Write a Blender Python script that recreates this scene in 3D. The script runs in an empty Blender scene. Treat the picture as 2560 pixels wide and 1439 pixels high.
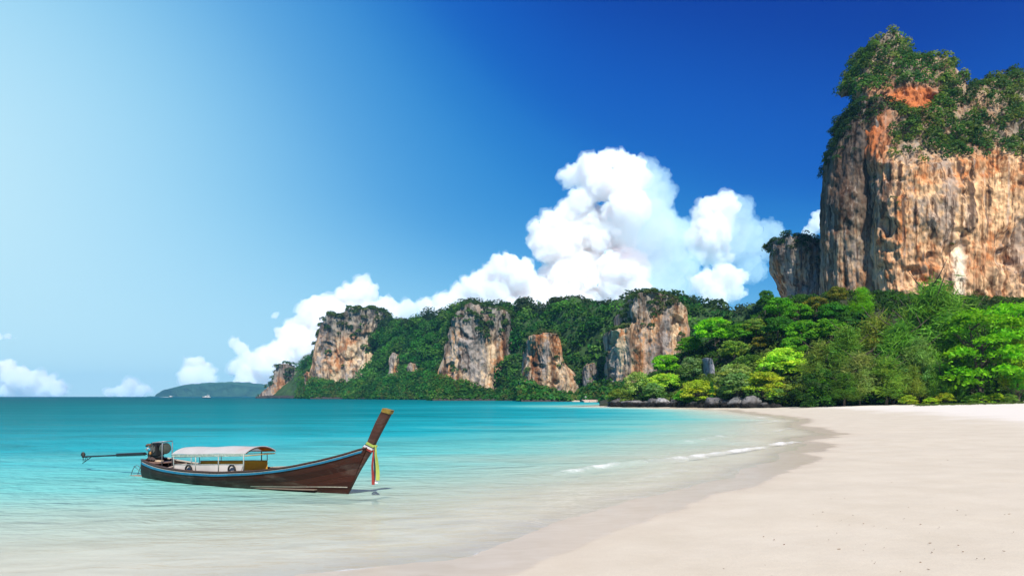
import bpy, math, random
import numpy as np
from mathutils import Vector, Matrix

random.seed(7)
RNG = np.random.default_rng(7)
SC = bpy.context.scene
COL = SC.collection
R = math.radians

# ------------------------------------------------------------------ camera, world, sun, exposure
F, HX, HY, CAMH = 1700.0, 1280.0, 990.0, 3.0     # focal length and horizon of the 2560 px frame, eye height over the sea
cam_d = bpy.data.cameras.new('camera')
cam_d.sensor_width = 36.0
cam_d.lens = F / 2560 * 36.0
cam_d.shift_y = (HY - 719.5) / 2560
cam_d.clip_start, cam_d.clip_end = 0.1, 60000.0
cam = bpy.data.objects.new('camera', cam_d)
cam.location = (0, 0, CAMH)
cam.rotation_euler = (R(90), 0, 0)
COL.objects.link(cam)
SC.camera = cam

SUN_AZ, SUN_EL = 169.0, 49.0                     # azimuth clockwise from +Y (the view), elevation
world = bpy.data.worlds.new('World')
SC.world = world
world.use_nodes = True
wn, wl = world.node_tree.nodes, world.node_tree.links
wn.clear()


def srgb(r, g, b):
    f = lambda c: (c / 255 / 12.92) if c / 255 <= 0.04045 else ((c / 255 + 0.055) / 1.055) ** 2.4
    return (f(r), f(g), f(b), 1.0)


def N(nodes, t, **kw):
    n = nodes.new(t)
    for k, v in kw.items():
        if isinstance(k, str) and hasattr(n, k):
            setattr(n, k, v)
    return n


def ramp(nodes, pts, interp='LINEAR'):
    n = nodes.new('ShaderNodeValToRGB')
    cr = n.color_ramp
    cr.interpolation = interp
    while len(cr.elements) < len(pts):
        cr.elements.new(0.5)
    for e, (p, c) in zip(cr.elements, pts):
        e.position = p
        e.color = c if len(c) == 4 else (*c, 1.0)
    return n


def mth(nodes, links, op, a, b=None, clamp=False):
    n = nodes.new('ShaderNodeMath')
    n.operation = op
    n.use_clamp = clamp
    for i, v in enumerate((a, b)):
        if v is None:
            continue
        if isinstance(v, (int, float)):
            n.inputs[i].default_value = v
        else:
            links.new(v, n.inputs[i])
    return n.outputs[0]


def build_world():
    tc = N(wn, 'ShaderNodeTexCoord')
    sky = N(wn, 'ShaderNodeTexSky')
    sky.sky_type = 'NISHITA'
    sky.sun_disc = False
    sky.sun_elevation = R(SUN_EL)
    sky.sun_rotation = R(SUN_AZ % 360)
    sky.dust_density = 0.6
    sky.ozone_density = 2.0
    # clear tropical sky: pale towards the bright horizon, deep blue away from it
    gaz, gel = R(-44), R(13)
    gd = (math.sin(gaz) * math.cos(gel), math.cos(gaz) * math.cos(gel), math.sin(gel))
    dot = N(wn, 'ShaderNodeVectorMath')
    dot.operation = 'DOT_PRODUCT'
    nrm = N(wn, 'ShaderNodeVectorMath')
    nrm.operation = 'NORMALIZE'
    wl.new(tc.outputs['Generated'], nrm.inputs[0])
    wl.new(nrm.outputs[0], dot.inputs[0])
    dot.inputs[1].default_value = gd
    ang = mth(wn, wl, 'ARCCOSINE', dot.outputs['Value'])           # radians
    angc = mth(wn, wl, 'MINIMUM', ang, R(70))
    sep = N(wn, 'ShaderNodeSeparateXYZ')
    wl.new(nrm.outputs[0], sep.inputs[0])
    el = mth(wn, wl, 'ARCSINE', sep.outputs['Z'])
    elc = mth(wn, wl, 'MAXIMUM', el, 0.0)
    ew = N(wn, 'ShaderNodeMapRange')
    ew.interpolation_type = 'SMOOTHSTEP'
    wl.new(ang, ew.inputs['Value'])
    ew.inputs['From Min'].default_value = R(2)
    ew.inputs['From Max'].default_value = R(52)
    ew.inputs['To Min'].default_value = 0.0
    ew.inputs['To Max'].default_value = SKY_EL
    el3 = mth(wn, wl, 'MULTIPLY', elc, ew.outputs[0])
    t = mth(wn, wl, 'ADD', angc, el3)
    hz = N(wn, 'ShaderNodeMapRange')              # paler towards the horizon
    hz.interpolation_type = 'SMOOTHSTEP'
    wl.new(el, hz.inputs['Value'])
    hz.inputs['From Min'].default_value = R(-1)
    hz.inputs['From Max'].default_value = R(17)
    hz.inputs['To Min'].default_value = 0.36
    hz.inputs['To Max'].default_value = 1.0
    t = mth(wn, wl, 'MULTIPLY', t, hz.outputs[0])
    tn = mth(wn, wl, 'DIVIDE', t, R(160), clamp=True)
    rp = ramp(wn, [(p / 160, srgb(*c)) for p, c in SKY_RAMP], 'B_SPLINE')
    wl.new(tn, rp.inputs[0])
    glow = N(wn, 'ShaderNodeMapRange')
    glow.interpolation_type = 'SMOOTHERSTEP'
    wl.new(ang, glow.inputs['Value'])
    glow.inputs['From Min'].default_value = R(46)
    glow.inputs['From Max'].default_value = R(0)
    glow.inputs['To Max'].default_value = 0.15
    gm = N(wn, 'ShaderNodeMix', data_type='RGBA')
    wl.new(glow.outputs[0], gm.inputs['Factor'])
    wl.new(rp.outputs[0], gm.inputs['A'])
    gm.inputs['B'].default_value = srgb(212, 244, 253)
    # the physical sky carries a share of the light
    skm = N(wn, 'ShaderNodeMix', data_type='RGBA')
    skm.blend_type = 'MULTIPLY'
    skm.inputs['Factor'].default_value = 1.0
    wl.new(sky.outputs[0], skm.inputs['A'])
    skm.inputs['B'].default_value = (0.05, 0.08, 0.1, 1)
    mx = N(wn, 'ShaderNodeMix', data_type='RGBA')
    mx.inputs['Factor'].default_value = 0.05
    wl.new(gm.outputs['Result'], mx.inputs['A'])
    wl.new(skm.outputs['Result'], mx.inputs['B'])
    bg = N(wn, 'ShaderNodeBackground')
    bg.inputs['Strength'].default_value = 0.76
    wl.new(mx.outputs['Result'], bg.inputs['Color'])
    out = N(wn, 'ShaderNodeOutputWorld')
    wl.new(bg.outputs[0], out.inputs['Surface'])


SKY_EL = 2.9
SKY_RAMP = [(0, (204, 242, 254)), (14, (176, 228, 253)), (30, (146, 210, 245)), (46, (116, 190, 237)), (64, (80, 164, 226)), (86, (50, 142, 215)),
            (103, (28, 117, 204)), (113, (17, 98, 196)), (126, (11, 86, 189)), (142, (4, 58, 162)), (160, (3, 50, 152))]
build_world()

sun_d = bpy.data.lights.new('sun', 'SUN')
sun_d.energy = 4.7
sun_d.angle = R(0.53)
sun_d.color = (1.0, 0.95, 0.87)
sun = bpy.data.objects.new('sun', sun_d)
sdir = Vector((math.sin(R(SUN_AZ)) * math.cos(R(SUN_EL)), math.cos(R(SUN_AZ)) * math.cos(R(SUN_EL)), math.sin(R(SUN_EL))))
sun.rotation_euler = sdir.to_track_quat('Z', 'Y').to_euler()
sun.location = (-60, -80, 120)
COL.objects.link(sun)

SC.view_settings.view_transform = 'Standard'
SC.view_settings.look = 'None'
SC.view_settings.exposure = 0.4
SC.view_settings.gamma = 1.0
SC.view_settings.use_curve_mapping = False
SC.render.engine = 'CYCLES'
cy = SC.cycles
cy.max_bounces = 28
cy.diffuse_bounces = 3
cy.glossy_bounces = 3
cy.transmission_bounces = 4
cy.transparent_max_bounces = 12
cy.volume_bounces = 24
cy.caustics_reflective = False
cy.caustics_refractive = False
cy.use_denoising = True
try:
    cy.denoiser = 'OPENIMAGEDENOISE'
except Exception:
    pass
cy.use_adaptive_sampling = True
cy.adaptive_threshold = 0.01
cy.sample_clamp_indirect = 8.0


# ------------------------------------------------------------------ helpers
def W(px, py, Y):
    """the point at depth Y that the frame shows at (px, py)"""
    return np.array([(px - HX) * Y / F, Y, CAMH - (py - HY) * Y / F])


def zof(py, Y):
    return CAMH - (np.asarray(py) - HY) * Y / F


def xof(px, Y):
    return (np.asarray(px) - HX) * Y / F


def _hash(ix, iy, iz, seed):
    h = (ix * 374761393 + iy * 668265263 + iz * 2147483647 + seed * 1274126177) & 0xFFFFFFFF
    h = ((h ^ (h >> 13)) * 1274126177) & 0xFFFFFFFF
    return h ^ (h >> 16)


_G = np.array([(1, 1, 0), (-1, 1, 0), (1, -1, 0), (-1, -1, 0), (1, 0, 1), (-1, 0, 1), (1, 0, -1), (-1, 0, -1),
               (0, 1, 1), (0, -1, 1), (0, 1, -1), (0, -1, -1), (1, 1, 0), (-1, 1, 0), (0, -1, 1), (0, -1, -1)], float)


def perlin(p, seed=0):
    p = np.asarray(p, float)
    i = np.floor(p).astype(np.int64)
    f = p - i
    u = f * f * f * (f * (f * 6 - 15) + 10)
    out = 0
    for dx in (0, 1):
        wx = u[:, 0] if dx else 1 - u[:, 0]
        for dy in (0, 1):
            wy = u[:, 1] if dy else 1 - u[:, 1]
            for dz in (0, 1):
                wz = u[:, 2] if dz else 1 - u[:, 2]
                g = _G[_hash(i[:, 0] + dx, i[:, 1] + dy, i[:, 2] + dz, seed) & 15]
                d = g[:, 0] * (f[:, 0] - dx) + g[:, 1] * (f[:, 1] - dy) + g[:, 2] * (f[:, 2] - dz)
                out = out + wx * wy * wz * d
    return out


def fbm(p, octv=4, seed=0, gain=0.5, lac=2.03):
    a, s, t = 1.0, 0.0, 0.0
    q = np.asarray(p, float)
    for k in range(octv):
        s = s + a * perlin(q, seed + k * 17)
        t += a
        a *= gain
        q = q * lac + 3.7
    return s / t * 1.5


def ridged(p, octv=4, seed=0):
    a, s, t = 1.0, 0.0, 0.0
    q = np.asarray(p, float)
    for k in range(octv):
        s = s + a * (1 - np.abs(perlin(q, seed + k * 31)) * 2)
        t += a
        a *= 0.5
        q = q * 2.05 + 1.3
    return s / t


def sstep(a, b, x):
    t = np.clip((np.asarray(x, float) - a) / (b - a), 0, 1)
    return t * t * (3 - 2 * t)


def lerp(a, b, t):
    return a + (b - a) * t


def xyz(x, y, z):
    return np.stack(np.broadcast_arrays(x, y, z), -1).reshape(-1, 3)


def tag(o, label=None, cat=None, group=None, kind=None):
    if label: o['label'] = label
    if cat: o['category'] = cat
    if group: o['group'] = group
    if kind: o['kind'] = kind
    return o


def empty(name, loc=(0, 0, 0), rz=0.0):
    o = bpy.data.objects.new(name, None)
    o.empty_display_size = 0.3
    o.location = loc
    o.rotation_euler = (0, 0, rz)
    COL.objects.link(o)
    return o


def link(name, me, mat=None, parent=None):
    o = bpy.data.objects.new(name, me)
    COL.objects.link(o)
    if mat is not None and not me.materials:
        me.materials.append(mat)
    if parent is not None:
        o.parent = parent
    return o


def set_attr(me, name, arr, kind=None):
    arr = np.asarray(arr, np.float32)
    if arr.ndim == 1:
        a = me.attributes.new(name, 'FLOAT', 'POINT')
        a.data.foreach_set('value', np.ascontiguousarray(arr))
    else:
        if arr.shape[1] == 3:
            arr = np.concatenate([arr, np.ones((len(arr), 1), np.float32)], 1)
        a = me.attributes.new(name, 'FLOAT_COLOR', 'POINT')
        a.data.foreach_set('color', np.ascontiguousarray(arr).ravel())


def fast_mesh(name, verts, faces, smooth=True):
    """verts (n,3), faces (m,k) with constant k"""
    me = bpy.data.meshes.new(name)
    verts = np.asarray(verts, np.float32)
    faces = np.asarray(faces, np.int32)
    m, k = faces.shape
    me.vertices.add(len(verts))
    me.vertices.foreach_set('co', verts.ravel())
    me.loops.add(m * k)
    me.loops.foreach_set('vertex_index', faces.ravel())
    me.polygons.add(m)
    me.polygons.foreach_set('loop_start', np.arange(0, m * k, k, dtype=np.int32))
    try:
        me.polygons.foreach_set('loop_total', np.full(m, k, np.int32))
    except Exception:
        pass
    me.polygons.foreach_set('use_smooth', np.full(m, smooth, bool))
    me.update()
    me.validate()
    return me


def grid_faces(nr, nc, wrap=False):
    r = np.arange(nr - 1)[:, None]
    c = np.arange(nc if wrap else nc - 1)[None, :]
    c2 = (c + 1) % nc
    return np.stack([r * nc + c, r * nc + c2, (r + 1) * nc + c2, (r + 1) * nc + c], -1).reshape(-1, 4)


class MB:
    """collects boxes, tubes and strips; build() links them as one mesh object"""
    def __init__(self):
        self.v, self.f = [], []

    def add(self, v, f):
        b = len(self.v)
        self.v += [tuple(map(float, p)) for p in v]
        self.f += [tuple(b + i for i in q) for q in f]
        return self

    def box(self, c, s, rot=None):
        m = rot or Matrix.Identity(3)
        vs = [m @ Vector((x * s[0] / 2, y * s[1] / 2, z * s[2] / 2)) + Vector(c) for x in (-1, 1) for y in (-1, 1) for z in (-1, 1)]
        return self.add(vs, [(0, 1, 3, 2), (4, 6, 7, 5), (0, 4, 5, 1), (2, 3, 7, 6), (0, 2, 6, 4), (1, 5, 7, 3)])

    def tube(self, pts, rad, n=8, cap=True):
        pts = [Vector(p) for p in pts]
        rads = rad if hasattr(rad, '__len__') else [rad] * len(pts)
        vs, up = [], Vector((0, 0, 1))
        for i, p in enumerate(pts):
            d = (pts[min(i + 1, len(pts) - 1)] - pts[max(i - 1, 0)]).normalized()
            a = d.cross(up)
            if a.length < 1e-3:
                a = d.cross(Vector((1, 0, 0)))
            a.normalize()
            b = a.cross(d)
            for k in range(n):
                t = 2 * math.pi * k / n
                vs.append(p + (a * math.cos(t) + b * math.sin(t)) * rads[i])
        fs = [(i * n + k, i * n + (k + 1) % n, (i + 1) * n + (k + 1) % n, (i + 1) * n + k) for i in range(len(pts) - 1) for k in range(n)]
        if cap:
            fs.append(tuple(range(n - 1, -1, -1)))
            fs.append(tuple((len(pts) - 1) * n + k for k in range(n)))
        return self.add(vs, fs)

    def sweep(self, rings, closed=True, cap=True):
        n = len(rings[0])
        vs = [p for r in rings for p in r]
        kk = n if closed else n - 1
        fs = [(i * n + k, i * n + (k + 1) % n, (i + 1) * n + (k + 1) % n, (i + 1) * n + k) for i in range(len(rings) - 1) for k in range(kk)]
        if cap and closed:
            fs.append(tuple(range(n - 1, -1, -1)))
            fs.append(tuple((len(rings) - 1) * n + k for k in range(n)))
        return self.add(vs, fs)

    def build(self, name, mat=None, parent=None, smooth=False, bevel=0.0, angle=None):
        me = bpy.data.meshes.new(name)
        me.from_pydata(self.v, [], self.f)
        me.update()
        if smooth:
            for p in me.polygons:
                p.use_smooth = True
        o = link(name, me, mat, parent)
        if bevel:
            b = o.modifiers.new('bevel', 'BEVEL')
            b.width = bevel
            b.segments = 2
            b.limit_method = 'ANGLE'
        if smooth and angle:
            try:
                me.set_sharp_from_angle(angle=R(angle))
            except Exception:
                pass
        return o


# ------------------------------------------------------------------ materials
def new_mat(name):
    m = bpy.data.materials.new(name)
    m.use_nodes = True
    nt = m.node_tree
    nt.nodes.clear()
    out = nt.nodes.new('ShaderNodeOutputMaterial')
    return m, nt.nodes, nt.links, out


def attr(nodes, name):
    a = nodes.new('ShaderNodeAttribute')
    a.attribute_name = name
    return a


def noise_tex(nodes, links, scale, detail=4, rough=0.55, vec=None, mapscale=None, coord='Object', dist=0.0):
    tc = nodes.new('ShaderNodeTexCoord')
    src = tc.outputs[coord] if vec is None else vec
    if mapscale is not None:
        mp = nodes.new('ShaderNodeMapping')
        mp.inputs['Scale'].default_value = mapscale
        links.new(src, mp.inputs['Vector'])
        src = mp.outputs[0]
    n = nodes.new('ShaderNodeTexNoise')
    n.inputs['Scale'].default_value = scale
    n.inputs['Detail'].default_value = detail
    n.inputs['Roughness'].default_value = rough
    n.inputs['Distortion'].default_value = dist
    links.new(src, n.inputs['Vector'])
    return n


def mixc(nodes, links, fac, a, b, blend='MIX'):
    m = nodes.new('ShaderNodeMix')
    m.data_type = 'RGBA'
    m.blend_type = blend
    for key, v in (('Factor', fac), ('A', a), ('B', b)):
        if isinstance(v, (int, float, tuple, list)):
            m.inputs[key].default_value = v if not isinstance(v, tuple) or len(v) == 4 else (*v, 1)
        else:
            links.new(v, m.inputs[key])
    return m.outputs['Result']


def simple_mat(name, col, rough=0.6, metal=0.0, var=0.15, scale=6.0, bump=0.0, mapscale=None, col2=None, spec=0.4, bscale=None):
    m, n, l, out = new_mat(name)
    p = n.new('ShaderNodeBsdfPrincipled')
    p.inputs['Roughness'].default_value = rough
    p.inputs['Metallic'].default_value = metal
    p.inputs['Specular IOR Level'].default_value = spec
    t = noise_tex(n, l, scale, 6, 0.6, mapscale=mapscale)
    c2 = col2 or tuple(c * (1 - var * 2) for c in col)
    r = ramp(n, [(0.3, (*c2, 1)), (0.65, (*col, 1))])
    l.new(t.outputs['Fac'], r.inputs[0])
    l.new(r.outputs[0], p.inputs['Base Color'])
    if bump:
        b = n.new('ShaderNodeBump')
        b.inputs['Strength'].default_value = bump
        b.inputs['Distance'].default_value = 0.02
        l.new((noise_tex(n, l, bscale, 4, 0.6, mapscale=mapscale) if bscale else t).outputs['Fac'], b.inputs['Height'])
        l.new(b.outputs[0], p.inputs['Normal'])
    l.new(p.outputs[0], out.inputs['Surface'])
    return m


def rock_mat(name, bscale, bdist, grain=0.25, streak=0.0):
    m, n, l, out = new_mat(name)
    p = n.new('ShaderNodeBsdfPrincipled')
    p.inputs['Roughness'].default_value = 0.9
    p.inputs['Specular IOR Level'].default_value = 0.15
    a = attr(n, 'Col')
    t = noise_tex(n, l, bscale, 8, 0.65)
    r = ramp(n, [(0.25, (1 - grain,) * 3), (0.75, (1 + grain,) * 3)])
    l.new(t.outputs['Fac'], r.inputs[0])
    c = mixc(n, l, 1.0, a.outputs['Color'], r.outputs[0], 'MULTIPLY')
    if streak:          # dark run-off streaks, long and thin down the face
        ts = noise_tex(n, l, streak, 6, 0.66, mapscale=(1, 1, 0.045), dist=0.5)
        rs_ = ramp(n, [(0.50, (1, 1, 1)), (0.60, (0.42, 0.34, 0.29)), (0.72, (0.24, 0.19, 0.17))])
        l.new(ts.outputs['Fac'], rs_.inputs[0])
        c = mixc(n, l, 1.0, c, rs_.outputs[0], 'MULTIPLY')
        tw = noise_tex(n, l, streak * 0.7, 4, 0.6, mapscale=(1, 1, 0.05))
        rw = ramp(n, [(0.60, (0, 0, 0)), (0.72, (0.5, 0.5, 0.5))])
        l.new(tw.outputs['Fac'], rw.inputs[0])
        c = mixc(n, l, rw.outputs[0], c, (0.60, 0.53, 0.45, 1))
    l.new(c, p.inputs['Base Color'])
    b = n.new('ShaderNodeBump')
    b.inputs['Strength'].default_value = 0.9
    b.inputs['Distance'].default_value = bdist
    t2 = noise_tex(n, l, bscale * 0.8, 8, 0.7, mapscale=(1, 1, 0.35))
    l.new(t2.outputs['Fac'], b.inputs['Height'])
    l.new(b.outputs[0], p.inputs['Normal'])
    l.new(p.outputs[0], out.inputs['Surface'])
    return m


def leaf_mat(name, trans=0.35):
    m, n, l, out = new_mat(name)
    a = attr(n, 'Col')
    oi = n.new('ShaderNodeObjectInfo')
    c = mixc(n, l, 1.0, a.outputs['Color'], oi.outputs['Color'], 'MULTIPLY')
    p = n.new('ShaderNodeBsdfPrincipled')
    p.inputs['Roughness'].default_value = 0.55
    p.inputs['Specular IOR Level'].default_value = 0.12
    l.new(c, p.inputs['Base Color'])
    tr = n.new('ShaderNodeBsdfTranslucent')
    c2 = mixc(n, l, 1.0, c, (1.25, 1.3, 0.6, 1), 'MULTIPLY')
    l.new(c2, tr.inputs['Color'])
    mx = n.new('ShaderNodeMixShader')
    mx.inputs[0].default_value = trans
    l.new(p.outputs[0], mx.inputs[1])
    l.new(tr.outputs[0], mx.inputs[2])
    l.new(mx.outputs[0], out.inputs['Surface'])
    return m


# ------------------------------------------------------------------ clouds (outside the haze box)
def cloud_mat(name, dens, col=(0.67, 0.83, 0.90, 1)):
    m, n, l, out = new_mat(name)
    v = n.new('ShaderNodeVolumeScatter')
    v.inputs['Color'].default_value = col
    v.inputs['Density'].default_value = dens
    v.inputs['Anisotropy'].default_value = 0.0
    l.new(v.outputs[0], out.inputs['Volume'])
    return m


CLOUD_Y = 14000.0
CLOUD_MAT = cloud_mat('cloud_vapour', 0.011)
VEIL_MAT = cloud_mat('cloud_veil', 0.0019, (0.62, 0.90, 0.98, 1))
FRINGE_MAT = cloud_mat('cloud_fringe', 0.0026, (0.80, 0.92, 0.97, 1))


def make_cloud(label, lobes, Y=CLOUD_Y, seed=0, detail=1.0, thick=1.0, name='cumulus_cloud', flat=1.0, parent=None, mat=None):
    rng = np.random.default_rng(100 + seed)
    k = Y / F
    sph = []
    for (px, py, r) in lobes:
        c = W(px, py, Y) + np.array([0, rng.uniform(-0.7, 0.7) * r * k * thick, 0])
        sph.append((c, r * k))
        nb = int(7 + r * 0.25 * detail)
        for _ in range(nb):
            d = rng.normal(size=3)
            d /= np.linalg.norm(d)
            if d[1] > 0.5:
                d[1] *= -1
            d[2] = d[2] if d[2] > -0.3 else -d[2]
            rr = r * k * rng.uniform(0.22, 0.45)
            sph.append((c + d * (r * k - rr * 0.25), rr))
    ico = bpy.data.meshes.new('tmp')
    import bmesh
    bm = bmesh.new()
    bmesh.ops.create_icosphere(bm, subdivisions=2, radius=1)
    bm.verts.ensure_lookup_table()
    iv = np.array([v.co[:] for v in bm.verts])
    jf = np.array([[v.index for v in f.verts] for f in bm.faces])
    bm.free()
    bpy.data.meshes.remove(ico)
    vs = np.concatenate([c + iv * r * np.array([1, thick, flat]) for c, r in sph])
    fs = np.concatenate([jf + i * len(iv) for i in range(len(sph))])
    me = fast_mesh('cloud_raw', vs, fs)
    o = bpy.data.objects.new('cloud_raw', me)
    COL.objects.link(o)
    md = o.modifiers.new('remesh', 'REMESH')
    md.mode = 'VOXEL'
    md.voxel_size = 4.3 * k
    dg = bpy.context.evaluated_depsgraph_get()
    me2 = bpy.data.meshes.new_from_object(o.evaluated_get(dg))
    bpy.data.objects.remove(o)
    bpy.data.meshes.remove(me)
    nv = len(me2.vertices)
    co = np.zeros(nv * 3, np.float32)
    no = np.zeros(nv * 3, np.float32)
    me2.vertices.foreach_get('co', co)
    me2.vertex_normals.foreach_get('vector', no)
    co, no = co.reshape(-1, 3).astype(float), no.reshape(-1, 3).astype(float)
    L = 26 * k
    h = (np.abs(perlin(co / L, seed)) * 1.6 + 0.55 * np.abs(perlin(co / L * 2.2, seed + 3)) * 1.6 + 0.3 * np.abs(perlin(co / L * 4.7, seed + 5)) * 1.6)
    co = co + no * ((h - 0.45) * 11 * k)[:, None]
    ctr = co.mean(0)
    me2.vertices.foreach_set('co', (co - ctr).astype(np.float32).ravel())
    me2.update()
    me2.materials.clear()
    o = link(name, me2, mat or CLOUD_MAT)
    o.location = ctr
    if parent is None:
        tag(o, label, 'cloud')
    else:
        o.parent = parent
        o.location = Vector(ctr) - parent.location
    if parent is None and len(lobes) > 5:
        # thin ragged outer vapour
        me3 = me2.copy()
        me3.materials.clear()
        h3 = fbm(co / (13 * k), 4, seed + 40) * 0.9 + fbm(co / (45 * k), 2, seed + 41) * 0.8
        c3 = co - ctr + no * (np.clip(h3 + 0.28, 0.02, 1.5) * 11 * k)[:, None]
        me3.vertices.foreach_set('co', c3.astype(np.float32).ravel())
        me3.update()
        link('fringe', me3, FRINGE_MAT, o)
    return o


def build_clouds():
    big = make_cloud('largest towering white cumulus cloud with billowing white left edge', [
        (1430, 440, 24), (1458, 452, 20), (1480, 432, 38), (1530, 427, 40), (1578, 432, 36), (1600, 442, 26),
        (1500, 470, 40), (1550, 478, 42), (1560, 540, 50), (1450, 510, 33), (1430, 540, 38), (1400, 568, 42), (1378, 562, 28), (1362, 592, 38),
        (1367, 622, 36), (1410, 620, 55), (1470, 580, 66), (1520, 600, 60), (1480, 680, 70), (1550, 690, 60),
        (1575, 670, 34), (1430, 720, 58), (1390, 700, 38), (1520, 740, 75), (1585, 750, 40), (1335, 745, 50), (1440, 770, 60)], seed=1)
    make_cloud('', [(1615, 460, 44), (1640, 500, 42), (1640, 550, 50), (1600, 520, 60), (1620, 620, 80), (1670, 600, 50), (1695, 590, 34), (1590, 580, 70), (1640, 690, 70), (1690, 680, 50), (1600, 720, 70), (1680, 740, 50)], seed=12, name='veil', parent=big, mat=VEIL_MAT)
    make_cloud('low white cloud bank sloping down left of the largest cumulus', [
        (1262, 682, 36), (1292, 692, 38), (1222, 702, 33), (1182, 717, 28), (1152, 742, 28), (1240, 742, 46), (1312, 722, 38), (1112, 763, 26),
        (1066, 773, 24), (1022, 780, 22), (1180, 778, 38), (1345, 772, 46), (1270, 790, 50), (1120, 800, 36), (1420, 790, 50)], Y=13400, seed=2)
    tw = make_cloud('second cumulus tower right of the largest, its right half thin and blue', [
        (1775, 524, 26), (1812, 519, 27), (1762, 560, 33), (1748, 602, 30), (1800, 560, 22), (1780, 600, 40), (1790, 640, 26),
        (1765, 640, 22)], Y=14600, seed=3)
    make_cloud('', [(1830, 548, 42), (1820, 600, 55), (1860, 600, 50), (1900, 582, 34), (1930, 592, 28), (1870, 636, 38), (1935, 570, 20), (1815, 640, 34), (1905, 610, 44), (1880, 680, 30), (1945, 600, 18)], Y=14600, seed=13, name='veil', parent=tw, mat=VEIL_MAT)
    make_cloud('small white cloud puff under the second tower, above the ridge', [
        (1772, 712, 32), (1808, 702, 36), (1845, 694, 20), (1782, 745, 30), (1828, 730, 26), (1745, 700, 12)], Y=13000, seed=4)
    make_cloud('white cloud bank rising behind the leftmost far cliff', [
        (905, 716, 23), (923, 728, 18), (890, 737, 26), (862, 752, 27), (822, 763, 23), (792, 768, 27), (772, 793, 28), (742, 822, 28), (716, 832, 18),
        (762, 860, 58), (842, 812, 48), (900, 790, 46), (962, 775, 30), (1002, 785, 24), (722, 885, 38), (692, 922, 46), (652, 918, 32), (622, 903, 23),
        (604, 873, 17), (586, 861, 15), (602, 922, 28), (642, 952, 38), (702, 962, 48), (830, 880, 60), (920, 850, 50)], Y=13800, seed=5)
    make_cloud('small round-topped cloud over the far blue island', [
        (475, 917, 20), (491, 914, 18), (466, 937, 18), (500, 937, 25), (520, 950, 16), (485, 950, 25)], Y=13200, seed=6)
    make_cloud('white cloud low on the horizon at the far left edge of the sea', [
        (15, 927, 23), (50, 947, 27), (80, 951, 25), (110, 957, 20), (135, 970, 20), (30, 970, 36), (90, 980, 30), (-30, 940, 40), (-80, 960, 40), (150, 980, 12)], Y=13600, seed=7)
    make_cloud('faint low cloud on the horizon left of the blue island', [
        (315, 966, 13), (335, 963, 13), (300, 978, 14), (355, 977, 12), (330, 980, 18), (280, 984, 8)], Y=13900, seed=8)
    make_cloud('small white cloud peeking out left of the tall cliff', [
        (2042, 562, 20), (2030, 577, 13), (2019, 581, 8), (2054, 547, 18), (2080, 560, 30)], Y=13000, seed=9)
    make_cloud('tiny wisp of cloud above the leftmost far cliff', [(686, 790, 6), (692, 786, 5), (682, 795, 4)], Y=13300, seed=10)
    make_cloud('thin flat streak of cloud at the far left edge of the sky', [(-10, 843, 14), (20, 842, 9), (40, 845, 5)], Y=13500, seed=11, flat=0.5)


# ------------------------------------------------------------------ shoreline, sand, water
SHORE = np.array([(-120, -30), (-60, -13), (-30, -2), (-14, 4.8), (-6, 8.4), (0, 11.4), (1, 13.2), (2.2, 14.8), (3.2, 16.1), (4.86, 18.6), (6.6, 20.8),
                  (9.1, 23.9), (12.3, 28.8), (14.6, 32.5), (17.1, 38), (20.4, 45), (26.2, 54), (27.4, 59), (29.6, 67), (36.2, 82), (41.5, 104), (46.5, 138), (49, 151),
                  (45, 166), (37, 183), (27, 198), (25, 207), (36, 226), (58, 270), (74, 330), (76, 360), (80, 420)], float)
LAND = np.concatenate([SHORE, np.array([(700, 500), (700, -300), (-120, -300)], float)])


def shore_dist(x, y):
    """signed distance to the shoreline, positive on the sand"""
    p = np.stack([x, y], -1)
    best = np.full(len(p), 1e9)
    for a, b in zip(SHORE[:-1], SHORE[1:]):
        ab = b - a
        t = np.clip(((p - a) @ ab) / (ab @ ab), 0, 1)
        d = np.hypot(*(p - a - t[:, None] * ab).T)
        best = np.minimum(best, d)
    inside = np.zeros(len(p), bool)
    for a, b in zip(LAND, np.roll(LAND, -1, 0)):
        c = ((a[1] > p[:, 1]) != (b[1] > p[:, 1]))
        with np.errstate(divide='ignore', invalid='ignore'):
            xi = (b[0] - a[0]) * (p[:, 1] - a[1]) / (b[1] - a[1]) + a[0]
        inside ^= c & (p[:, 0] < xi)
    return np.where(inside, best, -best)


def shore_d(x, y):
    d = shore_dist(x, y)
    q = np.stack([x, y, 0 * x], -1)
    s = np.clip(np.hypot(x, y) / 25, 0.35, 2.2)
    return d + (fbm(q / 2.6, 4, 3) * 0.5 + fbm(q / 9, 2, 8) * 0.8) * s * np.exp(-np.abs(d) / 9)


def ground_z(d):
    return np.where(d > 0, 0.07 + 2.6 * (1 - np.exp(-np.maximum(d, 0) * 0.05 / 2.6)), np.maximum(0.07 + 0.042 * d, -4 + 0 * d))


def polar(rs, angs):
    r, a = np.meshgrid(rs, angs, indexing='ij')
    return (r * np.sin(a)).ravel(), (r * np.cos(a)).ravel()


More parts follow.
